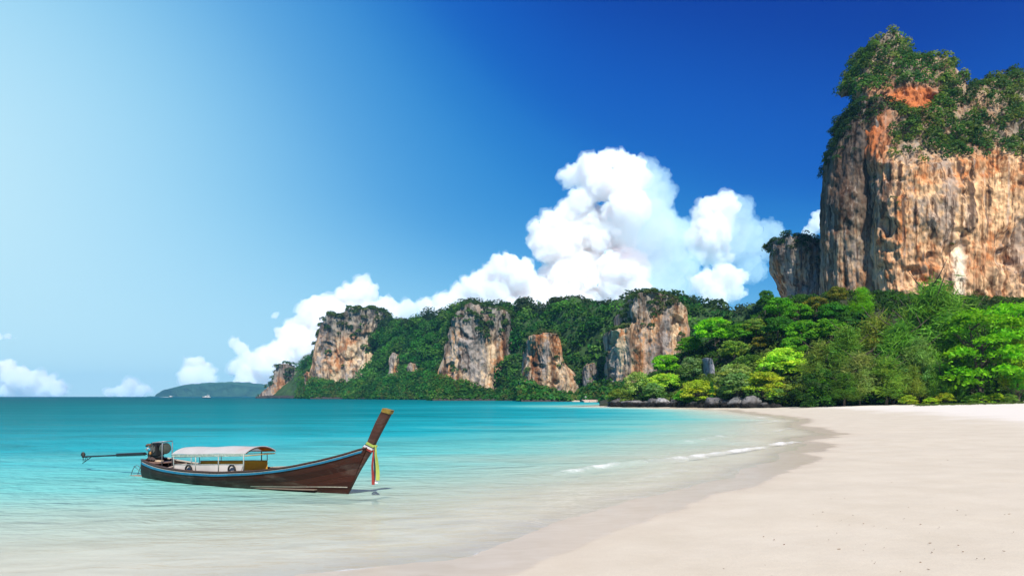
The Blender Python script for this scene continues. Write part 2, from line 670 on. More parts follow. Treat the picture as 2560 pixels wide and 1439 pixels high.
def sand_mat():
    m, n, l, out = new_mat('sand')
    w = attr(n, 'wet').outputs['Fac']
    far = attr(n, 'loose').outputs['Fac']
    t = noise_tex(n, l, 0.55, 6, 0.6)
    t2 = noise_tex(n, l, 40, 4, 0.7)
    base = ramp(n, [(0.3, (0.555, 0.49, 0.375)), (0.7, (0.625, 0.56, 0.44))])
    l.new(t.outputs['Fac'], base.inputs[0])
    white = mixc(n, l, far, base.outputs[0], (0.72, 0.67, 0.585, 1))
    g = ramp(n, [(0.3, (0.9, 0.89, 0.88)), (0.7, (1.06, 1.06, 1.06))])
    l.new(t2.outputs['Fac'], g.inputs[0])
    dry = mixc(n, l, 1.0, white, g.outputs[0], 'MULTIPLY')
    spk = noise_tex(n, l, 9, 2, 0.5)
    sp = ramp(n, [(0.80, (1, 1, 1)), (0.84, (0.72, 0.66, 0.58))])
    l.new(spk.outputs['Fac'], sp.inputs[0])
    dry = mixc(n, l, 1.0, dry, sp.outputs[0], 'MULTIPLY')
    wr = noise_tex(n, l, 1.2, 5, 0.6, mapscale=(1, 2.2, 1), dist=0.6)
    wc = ramp(n, [(0.35, (0.525, 0.435, 0.31)), (0.7, (0.59, 0.505, 0.385))])
    l.new(wr.outputs['Fac'], wc.inputs[0])
    c = mixc(n, l, w, dry, wc.outputs[0])
    ur = noise_tex(n, l, 0.9, 6, 0.65, mapscale=(0.45, 1.6, 1), dist=0.8)
    uc = ramp(n, [(0.36, (0.50, 0.445, 0.335)), (0.62, (0.66, 0.61, 0.49))])
    l.new(ur.outputs['Fac'], uc.inputs[0])
    c = mixc(n, l, attr(n, 'under').outputs['Fac'], c, uc.outputs[0])
    p = n.new('ShaderNodeBsdfPrincipled')
    l.new(c, p.inputs['Base Color'])
    rr = n.new('ShaderNodeMapRange')
    l.new(w, rr.inputs['Value'])
    rr.inputs['To Min'].default_value = 0.95
    rr.inputs['To Max'].default_value = 0.32
    l.new(rr.outputs[0], p.inputs['Roughness'])
    p.inputs['Specular IOR Level'].default_value = 0.3
    b = n.new('ShaderNodeBump')
    b.inputs['Strength'].default_value = 0.5
    dd = n.new('ShaderNodeMapRange')
    l.new(w, dd.inputs['Value'])
    dd.inputs['To Min'].default_value = 0.035
    dd.inputs['To Max'].default_value = 0.002
    l.new(dd.outputs[0], b.inputs['Distance'])
    h = noise_tex(n, l, 3.0, 8, 0.68)
    l.new(h.outputs['Fac'], b.inputs['Height'])
    l.new(b.outputs[0], p.inputs['Normal'])
    l.new(p.outputs[0], out.inputs['Surface'])
    return m


def build_sand():
    rs = np.concatenate([np.geomspace(0.4, 7, 30)[:-1], np.geomspace(7, 75, 260)[:-1], np.geomspace(75, 480, 70)])
    angs = np.concatenate([np.linspace(R(-180), R(-46), 30)[:-1], np.linspace(R(-46), R(44), 300), np.linspace(R(44), R(180), 30)[1:-1]])
    x, y = polar(rs, angs)
    d = shore_d(x, y)
    z = ground_z(d)
    q = np.stack([x, y, 0 * x], -1)
    dry = sstep(0.3, 4, d)
    loose = sstep(11, 20, d + fbm(q / 6, 3, 5) * 5)
    z = z + dry * (fbm(q / 3.5, 4, 21) * 0.025 + fbm(q / 14, 3, 22) * 0.07)
    # trodden loose sand higher up the beach
    z = z + loose * (np.minimum(fbm(q / 0.8, 3, 31), 0.15)) * 0.05
    wet = 1 - sstep(-0.02, 0.10 + 0.004 * np.hypot(x, y), d)
    wet *= 1 - 0.92 * sstep(-1.7, -4.0, d)
    wet = np.maximum(wet, 0.35 * (1 - sstep(0, 1.6, d + fbm(q / 2.0, 3, 15) * 0.8)))
    me = fast_mesh('sand', np.stack([x, y, z], -1), grid_faces(len(rs), len(angs), True)[:, ::-1])
    set_attr(me, 'wet', wet)
    set_attr(me, 'under', sstep(-1.6, -4.5, d) * 0.9)
    set_attr(me, 'loose', loose)
    o = link('sand_beach', me, sand_mat())
    tag(o, 'pale cream sand beach sweeping round the bay', kind='structure')
    # the sea floor goes on as one sheet under the whole sea
    me = fast_mesh('seabed', xyz(np.array([-6000, 6000, 6000, -6000.]), np.array([-120, -120, 6060, 6060.]), -4.02), np.array([[0, 1, 2, 3]]))
    o = link('seabed', me, simple_mat('seabed', (0.30, 0.33, 0.28), 0.9, scale=0.05))
    tag(o, 'sandy sea floor under the turquoise water', kind='structure')


WAVES = [  # breaking crests traced along the shore: points, height, half width, foam
    ([(1240, 1209), (1358, 1189), (1446, 1176), (1590, 1157), (1694, 1149), (1786, 1136), (1884, 1123), (1946, 1112), (2044, 1099)], 0.17, 0.48, 0.78),
    ([(1560, 1200), (1627, 1189), (1694, 1176), (1720, 1170)], 0.06, 0.40, 0.5),
    ([(1700, 1108), (1755, 1099), (1833, 1085)], 0.16, 0.8, 0.45),
    ([(1880, 1059), (1925, 1054), (1960, 1049)], 0.12, 1.0, 0.55),
    ([(1925, 1081), (1950, 1075), (1980, 1069)], 0.08, 0.7, 0.55),
    ([(1890, 1045), (1925, 1041)], 0.10, 1.2, 0.6),
    ([(0, 1345), (150, 1330), (290, 1318), (420, 1300), (620, 1275), (800, 1262), (1000, 1243), (1240, 1209)], 0.05, 0.9, 0.05),
]


def build_water():
    rs = np.concatenate([np.geomspace(5, 60, 400)[:-1], np.geomspace(60, 400, 130)[:-1], np.geomspace(400, 6050, 60)])
    angs = np.concatenate([np.linspace(R(-120), R(-42), 40)[:-1], np.linspace(R(-42), R(32), 310), np.linspace(R(32), R(80), 20)[1:]])
    x, y = polar(rs, angs)
    d = shore_d(x, y)
    q = np.stack([x, y, 0 * x], -1)
    rr = np.hypot(x, y)
    z = np.zeros_like(x)
    near = np.exp(-np.maximum(rr - 25, 0) / 60)
    sh = sstep(1.0, 6, -d)
    # small chop, longest crests along the shore
    z += near * sh * (fbm(q * np.array([0.5, 1.3, 1]) / 1.1, 4, 40) * 0.018 + fbm(q * np.array([0.35, 1.0, 1]) / 3.5, 2, 41) * 0.02)
    z += near * 0.004 * fbm(q * np.array([0.7, 1.5, 1]) / 0.5, 2, 44)
    foam = np.zeros_like(x)
    for pts, hgt, wid, fo in WAVES:
        P = np.array([W(px, py, CAMH * F / (py - HY))[:2] for px, py in pts])
        best = np.full(len(x), 1e9)
        tt = np.zeros(len(x))
        side = np.zeros(len(x))
        acc = 0.0
        Ls = np.hypot(*(P[1:] - P[:-1]).T)
        for a, b, L in zip(P[:-1], P[1:], Ls):
            ab = b - a
            t = np.clip(((x - a[0]) * ab[0] + (y - a[1]) * ab[1]) / L ** 2, 0, 1)
            dx, dy = x - a[0] - t * ab[0], y - a[1] - t * ab[1]
            dd = np.hypot(dx, dy)
            u = dd < best
            best = np.where(u, dd, best)
            tt = np.where(u, (acc + t * L) / Ls.sum(), tt)
            side = np.where(u, np.sign(ab[0] * dy - ab[1] * dx), side)
            acc += L
        ends = sstep(0, 0.12, tt) * sstep(1, 0.85, tt)
        s = best * side                      # positive towards the sea
        w = np.where(s > 0, wid * 1.6, wid * 0.55)
        amp = ends * (0.7 + 0.6 * fbm(q / 2.2, 3, 50))
        z += hgt * amp * np.exp(-(s / w) ** 2)
        f = np.exp(-(np.minimum(s, 0) / (wid * 0.9)) ** 2) * np.exp(-(np.maximum(s, 0) / (wid * 0.45)) ** 2)
        if len(pts) == 9:          # the longest crest breaks white in two places only
            xs_ = HX + x / np.maximum(y, 1) * F
            fo_ = 0.20 + 0.42 * np.exp(-((xs_ - 1470) / 60) ** 2) + 0.50 * np.exp(-((xs_ - 1790) / 105) ** 2) + 0.35 * np.exp(-((xs_ - 1960) / 60) ** 2)
        else:
            fo_ = fo
        brk = sstep(-0.15, 0.45, fbm(np.stack([tt * Ls.sum() / 2.2, 0 * tt, 0 * tt], -1), 2, int(wid * 100)) + fo - 0.55)
        foam = np.maximum(foam, f * ends * fo_ * (0.45 + 0.55 * brk))
    # lace of foam where the film of water ends on the sand
    edge = np.exp(-((d + 1.62) / 0.10) ** 2) * (0.35 + 0.5 * fbm(q / 1.5, 3, 61)) * near
    foam = np.clip(np.maximum(foam, edge * 0.95), 0, 1)
    me = fast_mesh('water', np.stack([x, y, z], -1), grid_faces(len(rs), len(angs))[:, ::-1])
    far = np.minimum(-d, 8000)
    set_attr(me, 'off', np.maximum(far, 0))
    set_attr(me, 'foam', foam)
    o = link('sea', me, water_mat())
    tag(o, 'turquoise sea, pale over the sand and deep teal far out', kind='structure')


def water_mat():
    m, n, l, out = new_mat('sea_water')
    off = attr(n, 'off').outputs['Fac']
    tc = n.new('ShaderNodeTexCoord')
    ob = tc.outputs['Object']
    patch = noise_tex(n, l, 0.05, 4, 0.6, vec=ob, mapscale=(0.45, 1.3, 1))
    pm = n.new('ShaderNodeMapRange')
    l.new(patch.outputs['Fac'], pm.inputs['Value'])
    pm.inputs['From Min'].default_value, pm.inputs['From Max'].default_value = 0.3, 0.7
    pm.inputs['To Min'].default_value, pm.inputs['To Max'].default_value = 0.72, 1.35
    offn = mth(n, l, 'MULTIPLY', off, pm.outputs[0])
    lg = mth(n, l, 'LOGARITHM', mth(n, l, 'ADD', offn, 1.0), 10.0)
    t = mth(n, l, 'DIVIDE', lg, 3.6, clamp=True)
    P = lambda dist: math.log10(dist + 1) / 3.6
    col = ramp(n, [(P(1), (0.60, 0.53, 0.40)), (P(5), (0.68, 0.72, 0.58)), (P(10), (0.46, 0.70, 0.57)), (P(18), (0.15, 0.54, 0.49)), (P(34), (0.016, 0.36, 0.40)),
                   (P(70), (0.002, 0.205, 0.235)), (P(180), (0.001, 0.13, 0.15)), (P(700), (0.001, 0.088, 0.112)), (P(3000), (0.001, 0.076, 0.108))])
    l.new(t, col.inputs[0])
    # darker, greener streaks painted in for ripples mirroring the hill, middle distance
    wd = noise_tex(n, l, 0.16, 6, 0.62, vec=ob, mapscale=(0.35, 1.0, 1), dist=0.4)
    refl_ramp = ramp(n, [(0.48, (0, 0, 0)), (0.64, (0.6, 0.6, 0.6))])
    l.new(wd.outputs['Fac'], refl_ramp.inputs[0])
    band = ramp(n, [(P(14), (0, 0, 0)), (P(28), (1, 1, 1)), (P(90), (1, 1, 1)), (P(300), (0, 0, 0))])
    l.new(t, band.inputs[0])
    refl_fac = mth(n, l, 'MULTIPLY', refl_ramp.outputs[0], band.outputs[0])
    c = mixc(n, l, refl_fac, col.outputs[0], (0.012, 0.17, 0.18, 1))
    op = ramp(n, [(0.0, (0, 0, 0)), (P(1.2), (0.02,) * 3), (P(4), (0.13,) * 3), (P(9), (0.55,) * 3), (P(18), (0.92,) * 3), (P(30), (1, 1, 1))])
    l.new(t, op.inputs[0])
    tr = n.new('ShaderNodeBsdfTransparent')
    tr.inputs['Color'].default_value = (0.975, 0.997, 0.985, 1)
    df = n.new('ShaderNodeBsdfDiffuse')
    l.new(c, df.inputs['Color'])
    body = n.new('ShaderNodeMixShader')
    l.new(op.outputs[0], body.inputs[0])
    l.new(tr.outputs[0], body.inputs[1])
    l.new(df.outputs[0], body.inputs[2])
    # ripples
    h1 = noise_tex(n, l, 1.5, 3, 0.6, vec=ob, mapscale=(0.42, 1.0, 1), dist=0.3)
    h2 = noise_tex(n, l, 5.0, 2, 0.5, vec=ob, mapscale=(0.5, 1.0, 1), dist=0.3)
    h3 = noise_tex(n, l, 0.28, 3, 0.6, vec=ob, mapscale=(0.4, 1.0, 1), dist=0.3)
    hs = mth(n, l, 'ADD', mth(n, l, 'MULTIPLY', h1.outputs['Fac'], 0.42), mth(n, l, 'MULTIPLY', h2.outputs['Fac'], 0.10))
    hs = mth(n, l, 'ADD', hs, mth(n, l, 'MULTIPLY', h3.outputs['Fac'], 0.7))
    calm = ramp(n, [(P(5), (0.22,) * 3), (P(12), (1.0,) * 3), (P(80), (1.0,) * 3), (P(300), (0.5,) * 3)])
    l.new(t, calm.inputs[0])
    hs = mth(n, l, 'MULTIPLY', hs, calm.outputs[0])
    b = n.new('ShaderNodeBump')
    b.inputs['Strength'].default_value = 0.95
    b.inputs['Distance'].default_value = 1.0
    l.new(hs, b.inputs['Height'])
    l.new(b.outputs[0], df.inputs['Normal'])
    gl = n.new('ShaderNodeBsdfGlossy')
    gl.inputs['Roughness'].default_value = 0.10
    gl.inputs['Color'].default_value = (1, 1, 1, 1)
    l.new(b.outputs[0], gl.inputs['Normal'])
    fr = n.new('ShaderNodeFresnel')
    fr.inputs['IOR'].default_value = 1.33
    l.new(b.outputs[0], fr.inputs['Normal'])
    fc = mth(n, l, 'MULTIPLY', mth(n, l, 'MINIMUM', fr.outputs[0], 0.6), 0.22)
    fade = ramp(n, [(P(20), (1, 1, 1)), (P(150), (0.45,) * 3)])
    l.new(t, fade.inputs[0])
    fc = mth(n, l, 'MULTIPLY', fc, fade.outputs[0])
    sf = n.new('ShaderNodeMixShader')
    l.new(fc, sf.inputs[0])
    l.new(body.outputs[0], sf.inputs[1])
    l.new(gl.outputs[0], sf.inputs[2])
    # foam
    fo = attr(n, 'foam').outputs['Fac']
    fn = noise_tex(n, l, 6.0, 8, 0.8, vec=ob, mapscale=(0.6, 1, 1))
    fr2 = mth(n, l, 'ADD', mth(n, l, 'MULTIPLY', fo, 1.5), mth(n, l, 'MULTIPLY', mth(n, l, 'SUBTRACT', fn.outputs['Fac'], 0.5), 2.0))
    fm = n.new('ShaderNodeMapRange')
    l.new(fr2, fm.inputs['Value'])
    fm.inputs['From Min'].default_value, fm.inputs['From Max'].default_value = 0.30, 1.15
    ff = mth(n, l, 'MULTIPLY', fm.outputs[0], mth(n, l, 'MULTIPLY', fo, 3.0, clamp=True))
    fd = n.new('ShaderNodeBsdfDiffuse')
    fd.inputs['Color'].default_value = (0.8, 0.8, 0.78, 1)
    fin = n.new('ShaderNodeMixShader')
    l.new(ff, fin.inputs[0])
    l.new(sf.outputs[0], fin.inputs[1])
    l.new(fd.outputs[0], fin.inputs[2])
    l.new(fin.outputs[0], out.inputs['Surface'])
    return m


build_clouds()
build_sand()
build_water()


# ------------------------------------------------------------------ foliage made of many small leaf faces
def leaf_cards(C, S, Nn, colr, rng, aspect=0.6, up=None):
    """kite shaped leaves: centres, sizes, facing, colours -> verts, faces, colours"""
    n = len(C)
    t = rng.normal(size=(n, 3)) if up is None else up + rng.normal(size=(n, 3)) * 0.25
    t -= (t * Nn).sum(1, keepdims=True) * Nn
    t /= np.linalg.norm(t, axis=1, keepdims=True) + 1e-9
    b = np.cross(Nn, t)
    S = np.asarray(S)[:, None]
    v = np.stack([C - t * S, C + b * S * aspect - t * S * 0.15, C + t * S, C - b * S * aspect - t * S * 0.15], 1).reshape(-1, 3)
    f = np.arange(n * 4).reshape(n, 4)
    return v, f, np.repeat(colr, 4, 0)


def unit(v):
    return v / (np.linalg.norm(v, axis=-1, keepdims=True) + 1e-9)


def clump_foliage(name, centres, radii, nleaf, leaf, palette, rng, out_n=None, squash=0.8, label=None, mat=None, parent=None, drape=0.0):
    """stuff: many clumps of leaves over a surface, one mesh"""
    Cs, Ss, Ns, Ks = [], [], [], []
    nc = len(centres)
    pal = np.array(palette)
    idx = rng.integers(0, len(pal), nc)
    tint = pal[idx] * rng.uniform(0.75, 1.25, (nc, 1))
    rs_ = radii.mean()
    tint = tint * (1 + 0.5 * fbm(centres / (rs_ * 9), 3, 5))[:, None] * np.stack([1 + 0.35 * fbm(centres / (rs_ * 14), 2, 9), np.ones(nc), np.ones(nc)], -1)
    rep = np.maximum(6, (nleaf * (radii / radii.mean()) ** 2)).astype(int)
    ii = np.repeat(np.arange(nc), rep)
    m = len(ii)
    d = unit(rng.normal(size=(m, 3)))
    d[:, 2] = np.where(d[:, 2] < -0.25, -d[:, 2], d[:, 2])
    rr = radii[ii] * rng.uniform(0.55, 1.05, m) ** 0.6
    P = centres[ii] + d * rr[:, None] * np.array([1, 1, squash])
    if drape:
        P[:, 2] -= drape * rr * (1 - d[:, 2]) * 0.5
    nn = unit(d * 0.9 + rng.normal(size=(m, 3)) * 0.55 + np.array([0, -0.1, 0.35]))
    colr = tint[ii] * rng.uniform(0.65, 1.3, (m, 1))
    v, f, c = leaf_cards(P, leaf * rng.uniform(0.6, 1.3, m), nn, colr, rng)
    me = fast_mesh(name, v, f, False)
    set_attr(me, 'Col', c)
    o = link(name, me, mat or LEAF, parent)
    tag(o, label, None, None, 'stuff')
    return o


LEAF = leaf_mat('leaves', 0.45)


# ------------------------------------------------------------------ limestone cliffs
def prof(pts, Y):
    p = np.array(pts, float)
    xs, zs = xof(p[:, 0], Y), zof(p[:, 1], Y)
    o = np.argsort(xs, kind='stable')
    return lambda x: np.interp(x, xs[o], zs[o])


class Loft:
    """closed rock body: rings of a superellipse from the base to a traced skyline, with vertical flutes, ledges and hollows"""
    def __init__(s, Y, b, top, xl, xr, base, nu=220, nv=160, n=3.0, flute=1.0, fl=(6, 30), rough=1.0, seed=0, setback=None, cap=14, belly=0.0, ncav=0.0, topn=0.6, back=60, skew=0.0):
        s.Y, s.b = Y, b
        zt = prof(top, Y + 4 if setback else Y - 0.85 * b)      # the brow stands at the front of the body
        XL, XR = xof(min(p[0] for p in top), Y), xof(max(p[0] for p in top), Y)
        zl = np.array([zof(p[0], Y) for p in xl][::-1]); al = np.array([xof(p[1], Y) for p in xl][::-1])
        zr = np.array([zof(p[0], Y) for p in xr][::-1]); ar = np.array([xof(p[1], Y) for p in xr][::-1])
        ol, orr = np.argsort(zl), np.argsort(zr)
        zb = zof(base, Y)
        th = np.linspace(0, np.pi, nu)
        tf = 0.45 * (1 - np.cos(th)) / 2 + 0.55 * np.linspace(0, 1, nu)
        tb = np.linspace(1, 0, back + 2)[1:-1]
        t = np.concatenate([tf, tb])
        sg = np.concatenate([-np.ones(nu), np.ones(len(tb))])
        nt = len(t)
        v = np.linspace(0, 1, nv)
        T, V = np.meshgrid(t, v)
        x0 = lerp(XL, XR, T)
        Z0 = zb + V * (zt(x0) - zb)
        X = lerp(np.interp(Z0, zl[ol], al[ol]), np.interp(Z0, zr[orr], ar[orr]), T)
        e = (1 - np.abs(2 * T - 1) ** n) ** (1 / n)
        SB = setback(X, Z0) if setback else 0 * X
        Yv = Y + sg[None, :] * b * e + np.where(sg[None, :] < 0, SB, np.maximum(SB, 0))
        X = X + skew * (Yv - Y + 0.14 * b)      # the end walls run obliquely back
        # plan normal
        gx = np.sign(2 * T - 1) * np.abs(2 * T - 1) ** (n - 1) * b / (XR - XL) * 2
        gy = sg[None, :] * e ** (n - 1)
        L = np.hypot(gx, gy) + 1e-6
        nx, ny = gx / L, gy / L
        P = np.stack([X, Yv, Z0], -1).reshape(-1, 3)
        # relief
        wx = fbm(P / np.array([fl[1], fl[1], fl[1]]), 3, seed) * fl[0] * 1.4
        Q = P.copy(); Q[:, 0] += wx; Q[:, 1] += wx * 0.5
        big = fbm(P / (fl[0] * 4.5), 3, seed + 1)
        rib = ridged(Q / np.array([fl[0], fl[0], fl[1]]), 4, seed + 2) - 0.5
        fine = fbm(P / np.array([fl[0] * 0.5, fl[0] * 0.5, fl[0] * 0.8]), 4, seed + 3)
        cav = sstep(0.28, 0.62, fbm(P / np.array([fl[0] * 2.2, fl[0] * 2.2, fl[0] * 1.8]), 2, seed + 4)) * ncav
        ledge = perlin(P / np.array([fl[1] * 2, fl[1] * 2, fl[0] * 1.8]), seed + 6)
        disp = flute * fl[0] * (0.9 * big + 0.42 * rib + 0.30 * fine * rough + 0.25 * ledge - 0.9 * cav)
        Vr = V.ravel()
        disp = disp * sstep(-0.02, 0.05, Vr) + belly * b * np.sin(np.pi * np.clip(Vr, 0, 1))
        s.cavm, s.ribm, s.finem, s.bigm = cav, rib, fine, big
        P[:, 0] += nx.ravel() * disp * 0.8
        P[:, 1] += ny.ravel() * disp
        # rugged skyline
        sky = sstep(0.8, 1.0, Vr) * topn * fl[0] * (fbm(P / (fl[0] * 0.8), 3, seed + 9) * 0.6 - 0.12)
        P[:, 2] += sky
        s.nt, s.nv = nt, nv
        rows = [P.reshape(nv, nt, 3)]
        last = rows[0][-1]
        attrs = [Vr.reshape(nv, nt)]
        for k in range(1, cap + 1):
            q = k / cap
            r = last.copy()
            cyv = Y + (SB[-1] if setback else 0)
            r[:, 1] = lerp(last[:, 1], cyv + 0 * last[:, 1], q)
            r[:, 2] = last[:, 2] + b * 0.03 * math.sin(q * math.pi / 2) * np.minimum(1, e[-1] * 1.2) + fbm(r / (fl[0] * 0.8), 2, seed + 12) * fl[0] * 0.2
            rows.append(r[None])
            attrs.append(np.full((1, nt), 1 + q))
        s.P = np.concatenate(rows).reshape(-1, 3)
        s.V = np.concatenate(attrs).ravel()
        pad = len(s.P) - len(P)
        z = lambda a: np.concatenate([a, np.zeros(pad)])
        s.cavm, s.ribm, s.finem, s.bigm = z(s.cavm), z(s.ribm), z(s.finem), z(s.bigm)
        s.faces = grid_faces(nv + cap, nt, True)[:, ::-1]
        G = s.P.reshape(nv + cap, nt, 3)
        du = np.roll(G, -1, 1) - np.roll(G, 1, 1)
        dv = np.gradient(G, axis=0)
        nn = np.cross(du, dv)
        s.N = unit(nn).reshape(-1, 3)
        # faces were laid so that normals look outwards; fix the sign by the front centre
        k = (nv // 2) * nt + nu // 2
        if s.N[k, 1] > 0:
            s.N = -s.N
            s.faces = s.faces[:, ::-1]
        s.area = np.linalg.norm(nn, axis=-1).ravel() / 4
        s.px = HX + s.P[:, 0] / s.P[:, 1] * F
        s.py = HY - (s.P[:, 2] - CAMH) / s.P[:, 1] * F
        s.seed = seed

    def build(s, name, label, col, mat):
        me = fast_mesh(name, s.P, s.faces)
        set_attr(me, 'Col', np.clip(col, 0.01, 0.9))
        o = link(name, me, mat)
        tag(o, label, kind='structure')
        return o

    def scatter(s, weight, r, spacing, rng):
        """points spread over the body, weight 0..1 -> centres, radii"""
        p = s.area * np.clip(weight, 0, 1)
        ncl = int(p.sum() / spacing ** 2)
        if ncl < 1:
            return None
        i = rng.choice(len(p), ncl, p=p / p.sum())
        rad = r * rng.uniform(0.6, 1.35, ncl)
        return s.P[i] + s.N[i] * rad[:, None] * 0.25 + np.array([0, 0, 0.15 * r]), rad


def limestone(L, k=1.0, orange=0.5, grey=0.5, seed=0, stain=1.0):
    """colours of tropical limestone: cream and pink faces, grey weathered tops, orange seeps, dark run-off streaks"""
    P = L.P
    fx = 4.0 * k
    A = fbm(P / np.array([fx * 3, fx * 3, fx * 5]), 4, seed + 60)
    Bn = fbm(P / np.array([fx * 2.2, fx * 2.2, fx * 9]), 4, seed + 61)
    st = fbm(P / np.array([fx * 0.55, fx * 0.55, fx * 14]), 4, seed + 62)
    st2 = fbm(P / np.array([fx * 0.3, fx * 0.3, fx * 6]), 3, seed + 63)
    sp = fbm(P / (fx * 0.5), 4, seed + 64)
    cream, pink, gr = np.array([0.62, 0.47, 0.30]), np.array([0.48, 0.31, 0.18]), np.array([0.26, 0.245, 0.24])
    org, dark, white = np.array([0.42, 0.16, 0.05]), np.array([0.075, 0.05, 0.038]), np.array([0.62, 0.56, 0.49])
    c = lerp(cream, pink, sstep(-0.35, 0.4, A + sp * 0.4)[:, None])
    c = lerp(c, gr, (sstep(0.15, -0.35, Bn + 0.5 * sp - (grey - 0.5)) * 0.85)[:, None])
    c = lerp(c, org, (sstep(0.12, 0.5, Bn * 0.8 + A * 0.5 + sp * 0.4 + (orange - 0.5)) * 0.8)[:, None])
    c = lerp(c, white, (sstep(0.3, 0.6, -A * 0.6 + st * 0.8 + sp * 0.3) * 0.7)[:, None])
    c = lerp(c, dark, (np.clip(sstep(0.12, 0.42, st) * 0.8 + sstep(0.3, 0.55, st2) * 0.5, 0, 0.85) * stain)[:, None])
    return c


ROCK_FAR = rock_mat('limestone_far', 0.16, 2.0, 0.3, 0.22)
ROCK_BIG = rock_mat('limestone_near', 0.4, 1.2, 0.3, 0.75)
FOREST = [(0.035, 0.15, 0.016), (0.055, 0.19, 0.020), (0.026, 0.105, 0.018), (0.075, 0.20, 0.026), (0.035, 0.17, 0.028), (0.09, 0.20, 0.035)]
SCRUB = [(0.06, 0.125, 0.03), (0.045, 0.10, 0.03), (0.08, 0.15, 0.035), (0.10, 0.145, 0.04), (0.04, 0.11, 0.022)]


def build_big_cliff():
    rng = np.random.default_rng(11)
    Y = 258.0
    brink = prof([(2060, 120), (2125, 190), (2170, 250), (2215, 320), (2250, 372), (2330, 400), (2400, 412), (2480, 405), (2560, 400), (2900, 410)], Y - 28)

    def sb(x, z):
        return np.maximum(0, z - brink(x)) * 0.58
    A = Loft(Y, 30, [(2104, 190), (2112, 183), (2120, 163), (2140, 143), (2152, 118), (2165, 86), (2183, 58), (2203, 50), (2222, 62), (2234, 100), (2243, 154),
                     (2270, 154), (2300, 160), (2328, 172), (2346, 198), (2358, 232), (2376, 266), (2406, 258), (2428, 238), (2450, 224), (2466, 228), (2488, 206),
                     (2510, 204), (2530, 222), (2540, 248), (2560, 244), (2620, 190), (2720, 230), (2900, 300)],
             [(70, 2118), (185, 2118), (232, 2124), (262, 2132), (300, 2130), (345, 2136), (400, 2146), (470, 2153), (560, 2155), (650, 2160), (740, 2166), (900, 2160)],
             [(70, 2900), (900, 2900)], 900, nu=400, nv=310, n=3.6, flute=0.8, fl=(5.0, 46), seed=5, setback=sb, cap=16, ncav=0.6, topn=0.7, skew=0.48)
    c = limestone(A, 0.9, 0.56, 0.36, 5, 1.15)
    hv = sstep(0, 8, A.P[:, 2] - brink(A.P[:, 0]))
    sp = fbm(A.P / 3.0, 4, 77)
    # rusty upper left corner and rusty hollow high on the face, pale wash at the foot, white seep
    c = lerp(c, np.array([0.16, 0.16, 0.14]), np.clip(hv * 0.7, 0, 0.9)[:, None])
    rust = np.exp(-(((A.px - 2175) / 65) ** 2)) * np.exp(-(((A.py - 330) / 140) ** 2)) + 1.8 * np.exp(-(((A.px - 2290) / 55) ** 2)) * np.exp(-(((A.py - 245) / 30) ** 2))
    c = lerp(c, np.array([0.40, 0.13, 0.035]), np.clip((rust + sp * 0.5) * rust * 1.0, 0, 0.85)[:, None])
    wash = sstep(560, 700, A.py) * sstep(-0.3, 0.3, sp + 0.15)
    c = lerp(c, np.array([0.60, 0.46, 0.32]), (wash * 0.5)[:, None])
    seep = np.exp(-(((A.px - 2398 - 6 * sp) / 14) ** 2)) * sstep(590, 640, A.py)
    c = lerp(c, np.array([0.78, 0.74, 0.68]), np.clip(seep * 1.3, 0, 0.9)[:, None])
    topgrey = np.exp(-(((A.px - 2215) / 40) ** 2)) * sstep(150, 100, A.py)
    c = lerp(c, np.array([0.16, 0.16, 0.14]), np.clip(topgrey, 0, 0.9)[:, None])
    big_c = c
    warm = np.array([1.14, 0.97, 0.80])
    c = np.clip(c * warm * 1.18, 0, 0.9)
    A.build('cliff', 'tall limestone cliff with rusty streaks and forested top above the beach', c, ROCK_BIG)

    Bl = Loft(272, 26, [(2040, 470), (2043, 428), (2055, 405), (2075, 378), (2090, 344), (2100, 318), (2110, 292), (2125, 262), (2150, 250), (2230, 250), (2300, 300)],
              [(250, 2106), (320, 2098), (380, 2070), (430, 2046), (530, 2042), (700, 2040), (760, 2044), (900, 2040)], [(250, 2300), (900, 2300)], 900,
              nu=190, nv=230, n=2.4, flute=0.7, fl=(4.5, 60), seed=25, cap=8, topn=1.0, skew=0.46)
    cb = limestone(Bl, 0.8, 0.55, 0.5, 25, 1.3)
    darkm = sstep(700, 520, Bl.py + 60 * fbm(Bl.P / np.array([3, 3, 30]), 3, 79)) * 0.85  # upper part of this flank is coloured darker
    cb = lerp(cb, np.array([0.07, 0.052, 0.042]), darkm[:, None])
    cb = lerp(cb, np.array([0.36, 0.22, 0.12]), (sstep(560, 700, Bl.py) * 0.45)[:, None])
    Bl.build('cliff', 'dark left flank of the tall cliff, overgrown along its edge', cb, ROCK_BIG)

    Cl = Loft(300, 24, [(1917, 690), (1919, 645), (1924, 632), (1937, 614), (1955, 600), (1975, 592), (1995, 586), (2015, 584), (2045, 590), (2110, 600)],
              [(580, 1935), (640, 1917), (670, 1921), (700, 1931), (740, 1948), (900, 1960)], [(580, 2110), (900, 2110)], 900,
              nu=200, nv=180, n=2.4, flute=0.8, fl=(4.5, 50), seed=35, cap=8, topn=1.0, skew=0.38)
    cc = limestone(Cl, 0.8, 0.62, 0.6, 35, 1.15)
    cc = lerp(cc, np.array([0.13, 0.13, 0.125]), (sstep(690, 610, Cl.py) * 0.7)[:, None])
    cc = lerp(cc, np.array([0.30, 0.10, 0.04]), (sstep(660, 720, Cl.py) * sstep(-0.2, 0.35, fbm(Cl.P / np.array([3, 3, 25]), 3, 80)) * 0.6)[:, None])
    Cl.build('cliff', 'smaller grey and rust cliff standing behind the left foot of the tall cliff', cc, ROCK_BIG)

    # what grows on the tall cliff
    nz = fbm(A.P / 7.0, 3, 90)
